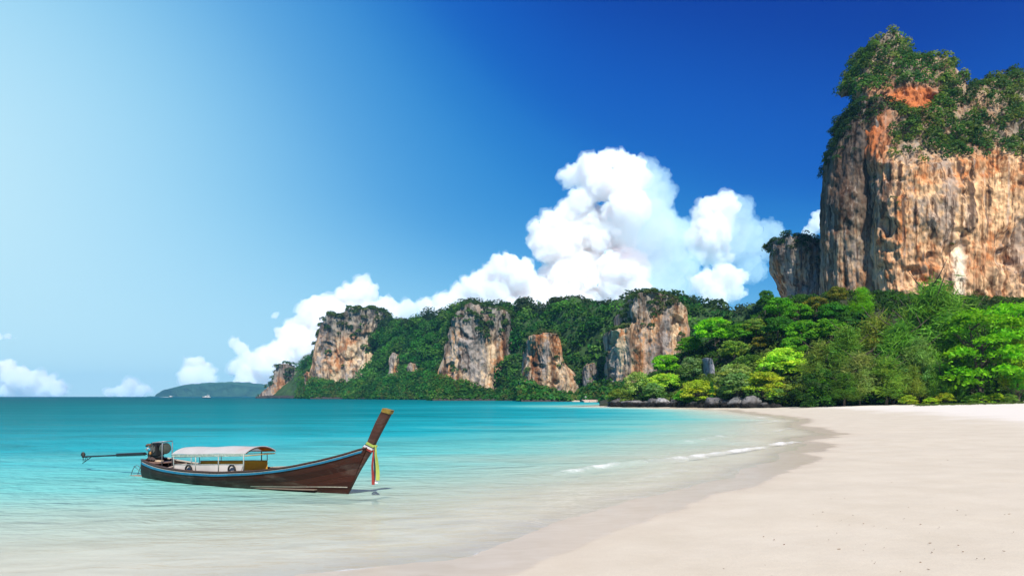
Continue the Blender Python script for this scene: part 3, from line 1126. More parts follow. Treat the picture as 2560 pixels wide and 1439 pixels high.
    hole = np.exp(-(((A.px - 2290) / 58) ** 2)) * np.exp(-(((A.py - 245) / 34) ** 2))
    w = sstep(-2, 5, A.P[:, 2] - brink(A.P[:, 0]) + nz * 6) * (1 - sstep(0.25, 0.6, hole + nz * 0.15)) * sstep(-0.55, -0.2, nz + sstep(2230, 2330, A.px) * 0.3) + 0.3 * (A.V > 1)
    w *= (A.P[:, 1] < Y + 75)
    w *= 1 - 0.7 * topgrey
    bare = sstep(2262, 2222, A.px + nz * 30) * sstep(215, 262, A.py + nz * 50)      # rusty corner below the peak carries little
    w *= 1 - 0.93 * bare
    pc, pr = A.scatter(w, 2.0, 1.85, rng)
    clump_foliage('cliff_foliage', pc, pr, 60, 0.46, [(0.06, 0.15, 0.022), (0.045, 0.12, 0.02), (0.10, 0.18, 0.028), (0.14, 0.19, 0.035), (0.035, 0.10, 0.022), (0.07, 0.13, 0.035)], rng,
                  squash=1.1, label='dense shrubs and trees clinging to the top of the tall cliff')
    # single tufts on the face
    w2 = sstep(0.45, 0.6, nz + 0.25 * np.exp(-(((A.px - 2190) / 50) ** 2)) * np.exp(-(((A.py - 440) / 60) ** 2))) * (A.V < 1) * (A.P[:, 1] < Y) * 0.5
    got = A.scatter(w2, 1.0, 2.6, rng)
    if got:
        clump_foliage('cliff_tufts', got[0], got[1], 40, 0.28, [(0.10, 0.14, 0.03), (0.14, 0.14, 0.03), (0.06, 0.12, 0.02)], rng, label='small tufts of plants growing out of the tall cliff face')
    w3 = sstep(470, 395, Bl.py + (Bl.px - 2050) * 0.9) * (Bl.P[:, 1] < 275) + 0.5 * (Bl.V > 0.97)
    got = Bl.scatter(w3, 1.6, 1.7, rng)
    clump_foliage('cliff_foliage', got[0], got[1], 70, 0.32, [(0.03, 0.07, 0.02), (0.04, 0.085, 0.02), (0.025, 0.055, 0.018)], rng, label='dark creepers along the left edge of the tall cliff')
    w4 = sstep(655, 615, Cl.py + fbm(Cl.P / 5, 2, 92) * 25) + 0.6 * (Cl.V > 0.97)
    got = Cl.scatter(w4 * (Cl.P[:, 1] < 303), 1.6, 1.9, rng)
    clump_foliage('cliff_foliage', got[0], got[1], 60, 0.34, [(0.03, 0.065, 0.022), (0.04, 0.08, 0.025), (0.05, 0.085, 0.03)], rng, label='dark shrubs on top of the smaller cliff left of the tall one')


# ------------------------------------------------------------------ the far side of the bay
FAR_PX = np.array([600, 645, 780, 1000, 1200, 1400, 1530, 1700, 2000], float)
FAR_Y = np.array([1250, 1150, 850, 640, 500, 410, 360, 330, 320], float)


def far_y(px):
    return np.interp(px, FAR_PX, FAR_Y)


def build_far_range():
    rng = np.random.default_rng(21)
    # forested ridge
    ridge = np.array([(650, 990), (690, 950), (740, 930), (780, 905), (900, 850), (975, 805), (1000, 803), (1025, 812), (1042, 802), (1066, 790), (1095, 797), (1120, 777), (1160, 758), (1200, 765),
                      (1240, 770), (1262, 764), (1290, 777), (1310, 762), (1340, 772), (1380, 770), (1400, 752), (1430, 744), (1470, 757), (1520, 767), (1545, 750), (1575, 746), (1590, 734),
                      (1620, 730), (1660, 739), (1690, 744), (1720, 746), (1770, 766), (1830, 789), (1860, 772), (1900, 765), (2000, 760)], float)
    ns, nv = 620, 90
    S = np.linspace(652, 2000, ns)
    V = np.linspace(-0.03, 1.0, nv)
    sg, vg = np.meshgrid(S, V)
    y0 = far_y(sg)
    yt = np.interp(sg, ridge[:, 0], ridge[:, 1])
    Yg = y0 * (1.02 + 0.20 * np.clip(vg, 0, 1) ** 1.15)
    z0 = 0.5
    zt = CAMH - (yt - HY) * (y0 * 1.22) / F
    pv = np.clip(vg, 0, 1)
    low = 0.13 * sstep(0, 0.2, pv) * 1.0
    zz = z0 + (zt - z0) * np.clip(low + (1 - 0.13) * sstep(0.08, 1.0, pv) ** 0.85, 0, 1) + np.minimum(vg, 0) * 120
    Pm = np.stack([(sg - HX) / F * Yg, Yg, zz], -1).reshape(-1, 3)
    g = fbm(Pm / 40, 4, 200)
    Pm[:, 1] += g * 14 * sstep(0, 0.2, vg).ravel()
    Pm[:, 2] += fbm(Pm / 22, 3, 201) * 3 * sstep(0.05, 0.3, vg).ravel()
    back = Pm.reshape(nv, ns, 3)[-1].copy()
    b1, b2 = back.copy(), back.copy()
    b1[:, 1] += 25; b1[:, 2] *= 0.93
    b2[:, 1] += 140; b2[:, 2] = -3
    Pm = np.concatenate([Pm, b1, b2])
    f = grid_faces(nv + 2, ns)
    me = fast_mesh('hill', Pm, f)
    o = link('hill', me, simple_mat('forest_floor', (0.035, 0.085, 0.018), 0.95, scale=0.08))
    tag(o, 'green forested ridge running behind the far cliffs of the bay', kind='structure')
    G = Pm.reshape(nv + 2, ns, 3)
    nn = np.cross(np.gradient(G, axis=1), np.gradient(G, axis=0))
    ar = np.linalg.norm(nn, axis=-1).ravel()
    nn = unit(nn).reshape(-1, 3)
    nn = np.where(nn[:, 1:2] > 0, -nn, nn)
    ok = np.zeros((nv + 2, ns)); ok[3:nv] = 1; ok[nv - 6:nv + 1] = 2.0
    pr = ar * ok.ravel() * np.tile(sstep(745, 790, S), nv + 2)
    pr = pr / Pm[:, 1] ** 1.3                     # nearer slopes carry finer, denser clumps
    n = 7000
    i = rng.choice(len(pr), n, p=pr / pr.sum())
    rad = Pm[i, 1] / 500 * 3.3 * np.clip(np.exp(rng.normal(size=n) * 0.42), 0.45, 2.3)
    top = (np.repeat(np.concatenate([V, [1, 1]]), ns)[i] > 0.8)
    cc = Pm[i] + nn[i] * rad[:, None] * 0.3
    pal = FOREST
    sel = top
    clump_foliage('forest', cc[~sel], rad[~sel], 29, 1.15, pal, rng, squash=0.9, label='dense green forest covering the far ridge between the cliffs')
    clump_foliage('forest', cc[sel], rad[sel] * 0.9, 32, 1.0, [(0.035, 0.075, 0.025), (0.045, 0.085, 0.03), (0.03, 0.06, 0.028), (0.05, 0.10, 0.025)], rng, squash=0.8, label='darker scrub along the crest of the far ridge')

    cliffs = [
        ('low rocky headland at the left end of the far shore, by the blue island', 1120, 16,
         [(645, 990), (652, 978), (664, 968), (678, 962), (682, 928), (690, 915), (702, 909), (716, 910), (732, 922), (748, 934), (765, 950)],
         [(905, 650), (955, 652), (985, 646), (1000, 645)], [(905, 765), (1000, 765)], 1001, dict(nu=150, nv=90, n=2.2, fl=(9, 24), flute=0.35, seed=301, ncav=0.5, topn=0.5), 0.55, 0.5, 950),
        ('broad far cliff at the left, with two dark clefts and pinkish face', 850, 66,
         [(780, 930), (784, 880), (786, 850), (796, 816), (811, 796), (830, 788), (850, 791), (856, 800), (863, 780), (880, 773), (893, 784), (912, 775), (935, 768), (956, 776), (972, 794), (985, 825), (992, 930)],
         [(765, 800), (810, 792), (850, 786), (900, 780), (960, 778)], [(765, 980), (850, 984), (960, 992)], 965, dict(nu=200, nv=140, n=2.6, fl=(11, 70), flute=0.75, seed=311, ncav=0.5, topn=0.6), 0.52, 0.5, 845),
        ('wide far cliff in the middle of the range with a dark fissure at its right', 545, 50,
         [(1088, 960), (1094, 890), (1104, 835), (1116, 792), (1140, 767), (1166, 757), (1200, 764), (1240, 771), (1264, 766), (1280, 786), (1288, 850), (1293, 960)],
         [(750, 1112), (800, 1110), (860, 1100), (940, 1088), (1000, 1086)], [(750, 1282), (850, 1287), (1000, 1294)], 1000, dict(nu=200, nv=150, n=2.6, fl=(7, 50), flute=0.8, seed=321, ncav=0.5, topn=0.5), 0.5, 0.6, 850),
        ('square pinkish far cliff with a cave at its foot', 432, 28,
         [(1308, 905), (1312, 850), (1320, 839), (1360, 833), (1410, 836), (1420, 850), (1427, 905), (1446, 930), (1450, 985)],
         [(825, 1318), (870, 1314), (940, 1308), (1000, 1306)], [(825, 1418), (900, 1428), (940, 1446), (1000, 1450)], 1000, dict(nu=150, nv=140, n=3.0, fl=(4.6, 30), flute=0.75, seed=331, ncav=0.9, topn=0.2), 0.55, 0.4, 838),
        ('pale far cliff nearest the headland, highest on its right with dark hollows', 378, 32,
         [(1514, 955), (1517, 832), (1526, 822), (1572, 820), (1578, 760), (1590, 737), (1620, 729), (1655, 737), (1690, 752), (1716, 775), (1724, 850), (1726, 990)],
         [(725, 1520), (820, 1518), (955, 1514), (1000, 1512)], [(725, 1718), (850, 1724), (1000, 1726)], 1000, dict(nu=200, nv=180, n=3.0, fl=(4.6, 30), flute=0.8, seed=341, ncav=1.0, topn=0.3), 0.45, 0.4, 790),
    ]
    for lab, Y, b, top, xl, xr, base, kw, org, gry, vy in cliffs:
        L = Loft(Y, b, top, xl, xr, base, cap=8, **kw)
        k = kw['fl'][0] / 5.0
        c = limestone(L, k, org, gry, kw['seed'], 0.75)
        tz = zof(vy, Y)
        H = zof(min(p[1] for p in top), Y)
        nz = fbm(L.P / (kw['fl'][0] * 2.5), 3, kw['seed'] + 70)
        up = sstep(-0.25, 0.35, (L.P[:, 2] - tz) / max(H - tz, 6) + nz * 0.5)
        c = lerp(c, np.array([0.20, 0.20, 0.18]), (up * 0.75)[:, None])
        if 'fissure' in lab:
            c = lerp(c, np.array([0.05, 0.04, 0.035]), (np.exp(-(((L.px - 1266 - nz * 10) / 7) ** 2)) * sstep(780, 830, L.py) * 0.8)[:, None])
        if 'clefts' in lab:
            for cx, y1 in ((824, 900), (856, 850)):
                c = lerp(c, np.array([0.05, 0.045, 0.04]), (np.exp(-(((L.px - cx - nz * 8) / 5) ** 2)) * sstep(y1, y1 - 60, L.py) * 0.8)[:, None])
        tide = sstep(3.0, 1.2, L.P[:, 2])
        c = lerp(c, np.array([0.05, 0.045, 0.04]), tide[:, None])
        L.build('cliff', lab, c, ROCK_FAR)
        up2 = sstep(0.0, 0.5, (L.P[:, 2] - tz) / max(H - tz, 6) + nz * 0.9)
        w = up2 * 0.9 * (L.V <= 1) + 0.8 * (L.V > 1)
        w = np.maximum(w, sstep(0.32, 0.5, nz + 0.08) * 0.5)
        w *= L.P[:, 1] < Y + 2
        if Y > 1000:
            w *= 0.45 + 0.55 * (L.px > 715)
        r = Y / 500 * 2.3
        got = L.scatter(w, r, r * 1.15, rng)
        clump_foliage('cliff_foliage', got[0], got[1], 46, Y / 500 * 0.75, SCRUB, rng, squash=0.8, label='scrub growing on top of the ' + lab.split(' with')[0].split(',')[0])

    for px, top, base, w, Y, lab, sd in ((1030, 905, 950, 34, 640, 'small dark rock face in the gully between the two left far cliffs', 361), (1137, 945, 990, 30, 500, 'small rock showing low under the middle far cliff', 362),
                                         (1478, 905, 975, 44, 398, 'broken grey rock face in the forest left of the palest far cliff', 363), (985, 880, 930, 30, 690, 'narrow pale rock face at the right foot of the broad far cliff', 364)):
        L = Loft(Y, 9, [(px - w / 2, base), (px - w * 0.4, top + 12), (px - w * 0.1, top), (px + w * 0.25, top + 4), (px + w * 0.42, top + 18), (px + w / 2, base)],
                 [(top - 5, px - w * 0.4), (base + 20, px - w * 0.5)], [(top - 5, px + w * 0.35), (base + 20, px + w * 0.55)], base + 25, nu=60, nv=60, n=2.4, flute=0.6, fl=(3.0, 20), seed=sd, cap=4, back=16)
        L.build('rock_outcrop', lab, limestone(L, 0.6, 0.45, 0.7, sd, 1.0), ROCK_FAR)

    # belt of lower forest at the waterline, in front of the cliff feet
    n = 1500
    sx = np.concatenate([rng.uniform(748, 1560, n), rng.uniform(1085, 1130, 60), rng.uniform(960, 1090, 120)])
    n = len(sx)
    hpx = np.interp(sx, [735, 760, 860, 960, 1060, 1090, 1150, 1230, 1300, 1340, 1400, 1440, 1480, 1560], [20, 62, 48, 62, 78, 70, 60, 30, 58, 52, 32, 26, 56, 60])
    v = rng.uniform(0, 1, n) ** 0.8
    Yb = far_y(sx) * (0.985 + 0.03 * v)
    # stand in front of whatever cliff is there
    for (x0, x1, yy) in ((640, 765, 1090), (775, 1000, 785), (1080, 1300, 490), (1300, 1455, 400), (1505, 1560, 343)):
        Yb = np.where((sx > x0) & (sx < x1), np.minimum(Yb, yy * (1.0 - 0.03 * (1 - v))), Yb)
    hp = hpx * (0.45 + 0.55 * v) * rng.uniform(0.75, 1.1, n)
    rad = Yb / 500 * rng.uniform(2.2, 4.4, n)
    cz = np.maximum(rad * 0.35 + 0.4, hp * Yb / F - rad)
    cc = np.stack([xof(sx, Yb), Yb, cz], -1)
    # fill down to the shore
    reps = [cc]
    rads = [rad]
    for q in (0.66, 0.36, 0.1):
        c2 = cc.copy()
        c2[:, 2] = np.maximum(cc[:, 2] * q, 1.2)
        c2[:, 1] -= (1 - q) * 5 * Yb / 500
        keep = rng.uniform(size=n) < 0.62
        reps.append(c2[keep]); rads.append(rad[keep])
    clump_foliage('shore_forest', np.concatenate(reps), np.concatenate(rads), 30, 1.0, FOREST + [(0.13, 0.16, 0.035), (0.10, 0.17, 0.03), (0.04, 0.16, 0.02), (0.05, 0.18, 0.02)], rng, squash=0.85,
                  label='belt of mixed green trees along the far waterline')
    # dark wave-cut ledge under the trees
    m = MB()
    xs = np.linspace(640, 1530, 260)
    rings = []
    for i, sx in enumerate(xs):
        yy = far_y(sx) * 0.975
        for (x0, x1, y2) in ((640, 765, 1078), (775, 1000, 765), (1080, 1300, 478), (1300, 1455, 390), (1505, 1560, 337)):
            if x0 < sx < x1:
                yy = min(yy, y2 * 0.985)
        h = yy / 500 * (1.3 + 0.9 * math.sin(i * 1.7) * math.sin(i * 0.43) + random.uniform(-0.3, 0.3))
        if sx > 1390:
            h *= 0.25
        x = xof(sx, yy)
        rings.append([(x, yy - 3, -1), (x, yy - 3 + random.uniform(-1, 1), h * 0.6), (x, yy + random.uniform(0, 2), h), (x, yy + 25, h + 0.3), (x, yy + 25, -1)])
    m.sweep(rings)
    o = m.build('rock_ledge', simple_mat('wet_rock', (0.045, 0.04, 0.036), 0.8, scale=0.4), smooth=True)
    tag(o, 'dark wave-cut rock ledge along the far shore under the trees', kind='structure')
    # strip of sand on the far shore
    xs = np.linspace(1385, 1535, 40)
    yy = far_y(xs) * 0.955
    yy = np.minimum(yy, np.where(xs < 1460, 388, 345))
    a = xyz(xof(xs, yy), yy, -0.2)
    bb = xyz(xof(xs, yy), yy + 6, 0.75 + 0.15 * np.sin(xs / 9))
    cc2 = xyz(xof(xs, yy), yy + 20, 1.2)
    me = fast_mesh('far_sand', np.concatenate([a, bb, cc2]), grid_faces(3, 40))
    o = link('far_sand_strip', me, simple_mat('pale_sand', (0.60, 0.50, 0.38), 0.95, scale=0.5))
    tag(o, 'narrow strip of pale sand on the far shore', kind='structure')


def build_island():
    Y = 5500.0
    L = Loft(Y, 380, [(372, 992), (380, 985), (400, 975), (430, 969), (445, 966), (470, 961), (500, 960), (530, 958), (560, 957), (580, 958), (600, 961), (620, 964), (645, 966), (680, 972), (740, 992)],
             [(950, 372), (1000, 372)], [(950, 740), (1000, 740)], 992.5, nu=160, nv=24, n=1.8, flute=0.3, fl=(60, 90), seed=401, cap=8, topn=0.06, back=20)
    c = np.tile(np.array([0.04, 0.10, 0.05]), (len(L.P), 1)) * (1 + 0.5 * fbm(L.P / 90, 4, 402))[:, None]
    o = L.build('island', 'long low hazy blue island on the horizon', c, rock_mat('far_island', 0.01, 10))


build_big_cliff()
build_far_range()
build_island()


# ------------------------------------------------------------------ headland hill behind the beach
HILL_PX = np.array([1500, 1530, 1570, 1620, 1680, 1740, 1800, 1860, 1910, 2000, 2100, 2250, 2560, 2900], float)
HILL_H = np.array([0.0, 1.0, 4.0, 8.0, 13.0, 18.5, 21.0, 23.0, 28.0, 30.0, 31.0, 30.0, 29.0, 29.0])


def hill_foot(px):
    """depth at which the hill starts to rise"""
    return np.interp(px, [1500, 1530, 1600, 1700, 1850, 1960, 2100, 2300, 2600, 2900], [200, 196, 188, 177, 160, 152, 146, 146, 148, 150])


def hill_z(px, Y):
    """hill height, px is the bearing of the point"""
    h = np.interp(px, HILL_PX, HILL_H)
    f = hill_foot(px)
    t = np.clip((Y - f) / 52.0, 0, 1)
    return 0.9 + h * (0.25 * np.sqrt(np.clip(t * 2, 0, 1)) + 0.75 * sstep(0.0, 1, t)) * (t > 0)


def hill_at(px, py):
    """point of the hill seen at (px, py)"""
    Ys = np.linspace(hill_foot(px) - 1, 235, 240)
    pz = HY - (hill_z(px, Ys) - CAMH) / Ys * F
    k = np.argmax(pz <= py) if (pz <= py).any() else len(Ys) - 1
    Y = Ys[k]
    return np.array([(px - HX) / F * Y, Y, float(hill_z(px, Y))])


def build_hill():
    ns, nv = 300, 70
    S = np.linspace(1500, 2900, ns)
    sg, tg = np.meshgrid(S, np.linspace(0, 1, nv))
    f = hill_foot(sg)
    Y = f - 3 + tg * 90
    X = (sg - HX) / F * Y
    z = hill_z(sg, Y) - 2.2 * sstep(3, 0, Y - f)
    P = np.stack([X, Y, z], -1).reshape(-1, 3)
    P[:, 2] += fbm(P / 7, 4, 500) * 0.9 * sstep(2, 8, (Y - f).ravel())
    G = P.reshape(nv, ns, 3)
    b = G[-1].copy(); b[:, 2] = -3; b[:, 1] += 14
    P = np.concatenate([P, b])
    me = fast_mesh('hill', P, grid_faces(nv + 1, ns))
    o = link('hill', me, simple_mat('hill_soil', (0.03, 0.036, 0.014), 0.95, scale=0.5))
    tag(o, 'forested headland slope between the beach and the tall cliff', kind='structure')
    # undergrowth between the trees that can be told apart
    rng = np.random.default_rng(31)
    nn = unit(np.cross(np.gradient(G, axis=1), np.gradient(G, axis=0))).reshape(-1, 3)
    nn = np.where(nn[:, 1:2] > 0, -nn, nn)
    w = (sstep(0.02, 0.08, tg) * sstep(1.02, 0.86, tg) * sstep(1515, 1560, sg) * sstep(2750, 2500, sg)).ravel()
    n = 2300
    Pm = G.reshape(-1, 3)
    i = rng.choice(len(Pm), n, p=w / w.sum())
    rad = rng.uniform(0.9, 2.0, n)
    pxs = sg.ravel()[i]
    lime = (pxs < 2010) & (Y.ravel()[i] < 186)
    cc = Pm[i] + nn[i] * rad[:, None] * 0.4
    clump_foliage('undergrowth', cc[~lime], rad[~lime], 52, 0.38, [(0.04, 0.12, 0.012), (0.06, 0.16, 0.016), (0.03, 0.09, 0.012), (0.05, 0.10, 0.02)], rng, label='dark green undergrowth covering the upper headland slope')
    clump_foliage('undergrowth', cc[lime], rad[lime], 64, 0.32, [(0.16, 0.28, 0.03), (0.10, 0.20, 0.02), (0.20, 0.30, 0.05), (0.07, 0.15, 0.02), (0.12, 0.17, 0.04)], rng, label='pale lime undergrowth on the lower headland slope')


# ------------------------------------------------------------------ tree prototypes (unit: metres, about 10 m tall, scaled on use)
BARK = simple_mat('bark', (0.13, 0.095, 0.07), 0.9, scale=3, var=0.25, bump=0.4, mapscale=(1, 1, 0.2))


def crown_mesh(name, kind, seed, nleaf):
    rng = np.random.default_rng(seed)
    C, S, Nn, K, up = [], [], [], [], []
    if kind == 'broad':            # rounded crown of many leafy clumps, top at z 10
        nb = 46
        for b in range(nb):
            d = unit(rng.normal(size=3)); d[2] = abs(d[2]) * 1.1 - 0.45
            d = unit(d)
            rad = rng.uniform(0.75, 1.0)
            c = np.array([d[0] * 3.6 * rad, d[1] * 3.6 * rad, 6.2 + d[2] * 3.0 * rad])
            r = rng.uniform(0.8, 1.45)
            m = int(nleaf / nb)
            e = unit(rng.normal(size=(m, 3))); e[:, 2] = np.where(e[:, 2] < -0.2, -e[:, 2] * 0.7, e[:, 2])
            p = c + e * r * rng.uniform(0.6, 1.05, (m, 1)) * np.array([1.15, 1.15, 0.75])
            C.append(p); S.append(rng.uniform(0.16, 0.34, m)); Nn.append(unit(e + rng.normal(size=(m, 3)) * 0.6 + np.array([0, 0, 0.4])))
            K.append(np.ones((m, 3)) * rng.uniform(0.75, 1.25) * rng.uniform(0.7, 1.3, (m, 1)) * np.array([1 + rng.uniform(-0.15, 0.25), 1, 1 + rng.uniform(-0.3, 0.3)]))
    elif kind == 'shrub':          # dome down to the ground, top at z 10
        nb = 40
        for b in range(nb):
            a, q = rng.uniform(0, 6.283), rng.uniform(0, 1)
            h = q ** 0.8
            rr = math.sqrt(max(0.05, 1 - h * h)) * 4.6 * rng.uniform(0.7, 1.0)
            c = np.array([rr * math.cos(a), rr * math.sin(a), 0.9 + h * 7.8])
            r = rng.uniform(1.1, 1.9)
            m = int(nleaf / nb)
            e = unit(rng.normal(size=(m, 3))); e[:, 2] = np.where(e[:, 2] < -0.3, -e[:, 2], e[:, 2])
            p = c + e * r * rng.uniform(0.5, 1.05, (m, 1)) * np.array([1.1, 1.1, 0.8])
            C.append(p); S.append(rng.uniform(0.18, 0.42, m)); Nn.append(unit(e + rng.normal(size=(m, 3)) * 0.7 + np.array([0, 0, 0.3])))
            K.append(np.ones((m, 3)) * rng.uniform(0.75, 1.25) * rng.uniform(0.7, 1.3, (m, 1)) * np.array([1 + rng.uniform(-0.2, 0.3), 1, 1 + rng.uniform(-0.3, 0.4)]))
    elif kind == 'casuarina':      # feathery: rising limbs with drooping needle sprays, top at z 10
        nb = 62
        lean = rng.uniform(-0.5, 0.5)
        for b in range(nb):
            h = rng.uniform(0.12, 1.0) ** 0.85
            a = rng.uniform(0, 6.283)
            ln = (0.55 + 3.0 * (1 - h) ** 0.75 * (0.35 + 0.65 * min(1, h * 3.5))) * rng.uniform(0.7, 1.15)
            root = np.array([lean * h * h * 2, 0, h * 8.6])
            dirv = np.array([math.cos(a), math.sin(a), rng.uniform(0.35, 0.9)])
            m = int(nleaf / nb)
            t = rng.uniform(0.2, 1.05, m)
            p = root + dirv * (t * ln)[:, None] + rng.normal(size=(m, 3)) * (0.16 + 0.30 * t[:, None])
            p[:, 2] -= t ** 2 * ln * 0.22
            C.append(p); S.append(rng.uniform(0.22, 0.5, m))
            u = unit(np.array([dirv[0], dirv[1], 0.25]) + rng.normal(size=(m, 3)) * 0.55)
            up.append(u)
            Nn.append(unit(rng.normal(size=(m, 3)) + np.array([0, 0, 0.5])))
            K.append(np.ones((m, 3)) * rng.uniform(0.7, 1.25) * rng.uniform(0.7, 1.3, (m, 1)) * np.array([1 + rng.uniform(-0.1, 0.4), 1, 1]))
    elif kind == 'layered':        # almond tree: flat tiers of big leaves
        for b in range(58):
            h = rng.uniform(0.22, 1.0)
            a = rng.uniform(0, 6.283)
            rr = (1.2 + 4.6 * math.sin(min(1, (1.12 - h) * 1.5) * 1.57)) * rng.uniform(0.35, 1.0)
            c = np.array([rr * math.cos(a), rr * math.sin(a), h * 9.6 - rr * 0.1])
            r = rng.uniform(0.8, 1.6)
            m = int(nleaf / 58)
            e = rng.normal(size=(m, 3)) * np.array([1, 1, 0.2]) * 0.55
            p = c + e * r
            p[:, 2] -= (e[:, 0] ** 2 + e[:, 1] ** 2) * 0.25
            C.append(p); S.append(rng.uniform(0.17, 0.32, m)); Nn.append(unit(rng.normal(size=(m, 3)) * 0.5 + np.array([0, -0.15, 1.0])))
            K.append(np.ones((m, 3)) * rng.uniform(0.8, 1.2) * rng.uniform(0.7, 1.3, (m, 1)) * np.array([1 + rng.uniform(-0.2, 0.3), 1, 1]))
    elif kind == 'column':
        m = nleaf
        h = rng.uniform(0, 1, m)
        a = rng.uniform(0, 6.283, m)
        rr = 1.3 * np.sqrt(1 - h * 0.93) * rng.uniform(0.5, 1.0, m)
        C.append(np.stack([rr * np.cos(a), rr * np.sin(a), 0.3 + h * 9.7], -1)); S.append(rng.uniform(0.2, 0.4, m))
        Nn.append(unit(np.stack([np.cos(a), np.sin(a), 0 * a + 0.4], -1) + rng.normal(size=(m, 3)) * 0.5)); K.append(np.ones((m, 3)) * rng.uniform(0.6, 1.3, (m, 1)))
    elif kind == 'pandanus':       # tufts of long arching strap leaves
        for b in range(16):
            a0, rr = rng.uniform(0, 6.283), rng.uniform(0, 2.6)
            c = np.array([rr * math.cos(a0), rr * math.sin(a0), rng.uniform(3.0, 8.0)])
            m = int(nleaf / 16)
            a = rng.uniform(0, 6.283, m); e = rng.uniform(-0.3, 1.0, m)
            dv = unit(np.stack([np.cos(a), np.sin(a), e], -1))
            for t in (0.5, 1.3, 2.0):
                p = c + dv * t
                p[:, 2] -= t * t * 0.16
                C.append(p); S.append(np.full(m, 0.5))
                u = dv.copy(); u[:, 2] -= t * 0.32
                up.append(unit(u)); Nn.append(unit(rng.normal(size=(m, 3)) * 0.3 + np.array([0, -0.2, 1.0]))); K.append(np.ones((m, 3)) * rng.uniform(0.7, 1.2, (m, 1)))
    C, S, Nn, K = (np.concatenate(q) for q in (C, S, Nn, K))
    U = np.concatenate(up) if up else None
    asp = 0.11 if kind == 'casuarina' else (0.12 if kind == 'pandanus' else 0.62)
    v, f, c = leaf_cards(C, S, Nn, K, rng, asp, U)
    me = fast_mesh(name, v, f, False)
    set_attr(me, 'Col', c)
    me.materials.append(LEAF)
    return me


def trunk_mesh(name, kind, seed):
    rng = random.Random(seed)
    m = MB()
    top = {'broad': 6.5, 'shrub': 3.5, 'casuarina': 9.3, 'layered': 7.5, 'column': 6, 'pandanus': 3.4}[kind]
    base = 0.30 if kind != 'shrub' else 0.16
    if kind == 'casuarina':
        base = 0.20
    forks = {'layered': 2, 'shrub': 4, 'pandanus': 5}.get(kind, 1)
    for q in range(forks):
        a0 = rng.uniform(0, 6.28)
        lx, ly = (math.cos(a0) * 0.09 * forks, math.sin(a0) * 0.09 * forks) if forks > 1 else (rng.uniform(-0.05, 0.05), rng.uniform(-0.05, 0.05))
        pts = [(lx * t * top + rng.uniform(-0.1, 0.1), ly * t * top + rng.uniform(-0.1, 0.1), -0.4 + t * (top + 0.4)) for t in (0, 0.15, 0.35, 0.6, 0.8, 1)]
        m.tube(pts, [base * s / (1 if forks == 1 else 1.4) for s in (1.25, 0.95, 0.8, 0.6, 0.4, 0.15)], 7)
        for k in range(7 if kind != 'column' else 2):
            t = rng.uniform(0.35, 0.95)
            a = rng.uniform(0, 6.28)
            ln = rng.uniform(1.4, 3.2) * (0.6 if kind in ('shrub', 'pandanus') else 1)
            p0 = Vector((lx * t * top, ly * t * top, t * top))
            p1 = p0 + Vector((math.cos(a) * ln * 0.55, math.sin(a) * ln * 0.55, ln * 0.35))
            p2 = p0 + Vector((math.cos(a) * ln, math.sin(a) * ln, ln * 0.8))
            m.tube([p0, p1, p2], [base * 0.35, base * 0.22, base * 0.08], 5)
    me = bpy.data.meshes.new(name)
    me.from_pydata(m.v, [], m.f)
    for p in me.polygons:
        p.use_smooth = True
    me.materials.append(BARK)
    return me


PROTO = {}
WIDTH = {'broad': 9.6, 'shrub': 10.5, 'casuarina': 6.2, 'layered': 10.5, 'column': 2.8, 'pandanus': 8.0}
GREENS = {'bright': (0.20, 0.50, 0.014), 'mid': (0.115, 0.36, 0.015), 'dark': (0.055, 0.20, 0.016), 'lime': (0.44, 0.62, 0.05), 'olive': (0.20, 0.33, 0.04),
          'greygreen': (0.17, 0.29, 0.07), 'pale': (0.30, 0.42, 0.12), 'yellow': (0.33, 0.50, 0.03), 'rust': (0.19, 0.20, 0.022), 'needle': (0.14, 0.35, 0.04), 'needleolive': (0.20, 0.35, 0.05),
          'needledark': (0.085, 0.23, 0.03), 'needlesilver': (0.22, 0.40, 0.09)}


def proto(kind, i):
    key = (kind, i)
    if key not in PROTO:
        nl = {'broad': 5200, 'shrub': 3600, 'casuarina': 8200, 'layered': 7600, 'column': 1500, 'pandanus': 900}[kind]
        PROTO[key] = (crown_mesh('crown_' + kind, kind, 700 + i * 13 + len(kind), nl), trunk_mesh('trunk_' + kind, kind, 800 + i))
    return PROTO[key]


TREE_NAMES = {'broad': 'broadleaf_tree', 'shrub': 'shrub', 'casuarina': 'casuarina_tree', 'layered': 'almond_tree', 'column': 'columnar_tree', 'pandanus': 'pandanus_palm'}
_tn = [0]


def tree(kind, px, top, base, wpx, col, label, group, Y=None, cat=None):
    """a tree whose crown top shows at `top` and whose foot stands on the ground seen at `base`"""
    i = _tn[0]; _tn[0] += 1
    if Y is None:
        P = hill_at(px, base)
    else:
        P = np.array([xof(px, Y), Y, 0.0])
        P[2] = ground_z(shore_dist(P[:1], P[1:2]))[0] - 0.05
    H = zof(top, P[1]) - P[2]
    wid = wpx / F * P[1]
    if kind == 'broad' and H < wid * 1.05:        # the foot is hidden lower down the slope
        P = P - np.array([0, 0, wid * 1.05 - H])
        H = wid * 1.05
    cm, tm = proto(kind, i % (3 if kind in ('broad', 'shrub', 'casuarina') else 1))
    t = empty(TREE_NAMES[kind], P, random.uniform(0, 6.28))
    t.scale = (wid / WIDTH[kind], wid / WIDTH[kind], H / 10.0)
    tag(t, label, cat or ('shrub' if kind == 'shrub' else 'tree'), group)
    c = link('crown', cm, None, t)
    k = GREENS[col]
    j = [random.uniform(0.88, 1.12) for _ in range(3)]
    c.color = (k[0] * j[0], k[1] * j[1], k[2] * j[2], 1)
    link('trunk', tm, None, t)
    return t


